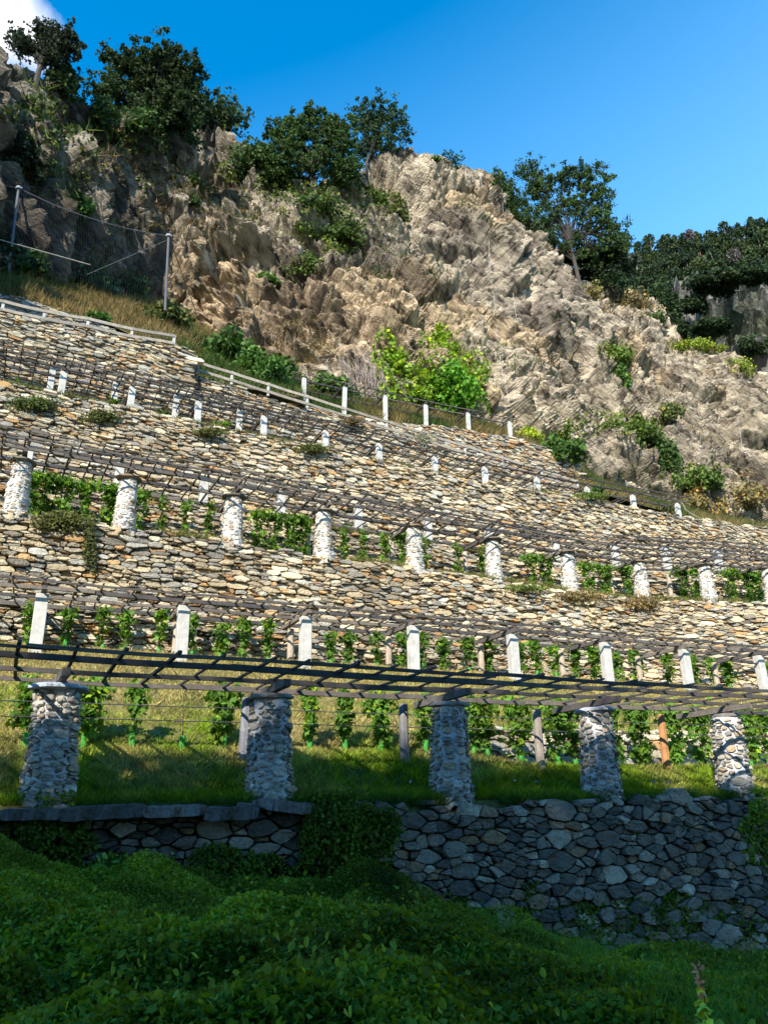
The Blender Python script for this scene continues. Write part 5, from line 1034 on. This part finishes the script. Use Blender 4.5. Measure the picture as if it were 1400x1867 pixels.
def draped(label, pts, r_=.013, off=.35, col=(.46, .44, .42)):
    X = []
    for (x0, y0), (x1, y1) in zip(pts[:-1], pts[1:]):
        for q in np.linspace(0, 1, 9)[:-1]: X.append(on_cliff(x0+(x1-x0)*q, y0+(y1-y0)*q, 7))
    X = np.array(X); dist = np.linalg.norm(X, axis=1); k = np.array([.25, .5, .25]); 
    for _ in range(3): X[1:-1] = X[:-2]*.25+X[1:-1]*.5+X[2:]*.25
    X -= X/np.linalg.norm(X, axis=1)[:, None]*off*1.6; mb = MB(); mb.tube(X-X[0], r_, 5, col); o = mb.build('net_cable', M['metal']); o.location = Vector([float(q) for q in X[0]]); tag(o, label, 'cable', 'cables of the net pinned over the cliff')
draped('long vertical cable down the middle of the sunlit face', [(878, 310), (895, 480), (905, 640), (932, 760)])
draped('cable just right of the summit, dropping past the tan ledge', [(915, 345), (930, 500), (945, 600)])
draped('cable along the edge of the dark net below the crest', [(930, 380), (985, 405), (1030, 480), (1070, 530)], .03)
draped('short cable over the dark notch of the crest', [(978, 408), (978, 470)])
draped('second short cable over the dark notch', [(1005, 430), (1006, 480)])
draped('cable down the right rock face toward the junipers', [(1075, 560), (1100, 640), (1125, 740)])
draped('cable on the far right rocks', [(1330, 720), (1350, 790), (1365, 840)])
# pale hose at the right end of the upper wall
q0 = at(1241, 914, 28.6); q1 = at(1262, 938, 28.8); q2 = at(1284, 948, 28.8); mb = MB(); mb.tube([q0-q0, at(1250, 930, 28.7)-q0, q1-q0, q2-q0], .03, 6, (.6, .55, .45)); o = mb.build('hose', M['plastic']); o.location = Vector([float(q) for q in q0]); tag(o, 'pale hose curling down from the last slim white post', 'hose')

# ------------------------------------------------------------------ unseen hill added behind the camera, top edge shaped to shade the foreground
Lg = 42.
def shade_edge(s): return np.interp(s, [-12, 0, 4, 8, 11, 13, 15, 20, 40], [1.7, 1.45, 1.35, 1.25, .85, .2, -.35, -.6, -.9])
s_ = np.linspace(-14, 40, 220); E = PT(s_, 12.9, shade_edge(s_)-np.interp(s_, [-12, 10, 13], [1.9, 1.7, .4]), 65)+np.array(sdir)*Lg; E[:, 2] += .35*fbm(np.stack([s_*.9, s_*0, s_*0], -1), 3, 4)
Fo = E.copy(); Fo[:, 1] += 3; Fo[:, 2] = -3.6; Bk = E.copy(); Bk[:, 1] -= 26; Bk[:, 2] = -3.6
Md = E.copy(); Md[:, 1] += 1.2; Md[:, 2] -= 2.4
V = np.stack([Fo, Md, E, Bk], 1).reshape(-1, 3); i = np.arange(219)[:, None]*4; j = np.arange(3)[None]
mb = MB(); mb.add(V, np.stack([i+j, i+4+j, i+5+j, i+1+j], -1).reshape(-1, 4), (.05, .07, .03)); tag(mb.build('shade_hill', M['soil']), kind='structure')
cs = rng.uniform(-14, 16, 110); ch = rng.random(110); cc_ = PT(cs, 12.9, shade_edge(cs)-1.9+1.95*ch, 65)+np.array(sdir)*Lg  # unseen leaf clumps added along that edge to dapple the cast shade
n = 6200; k = rng.integers(0, 110, n); P = cc_[k]+rng.normal(size=(n, 3))*np.array([.32, .5, .22])
mb = MB(); leaves(mb, P, .3, (.05, .09, .03), LEAF_QUAD); tag(mb.build('undergrowth', M['darkleaf']), 'added unseen leaf clumps behind the viewer that dapple the foreground shade', 'undergrowth', kind='stuff')
print('built', len(bpy.data.objects))
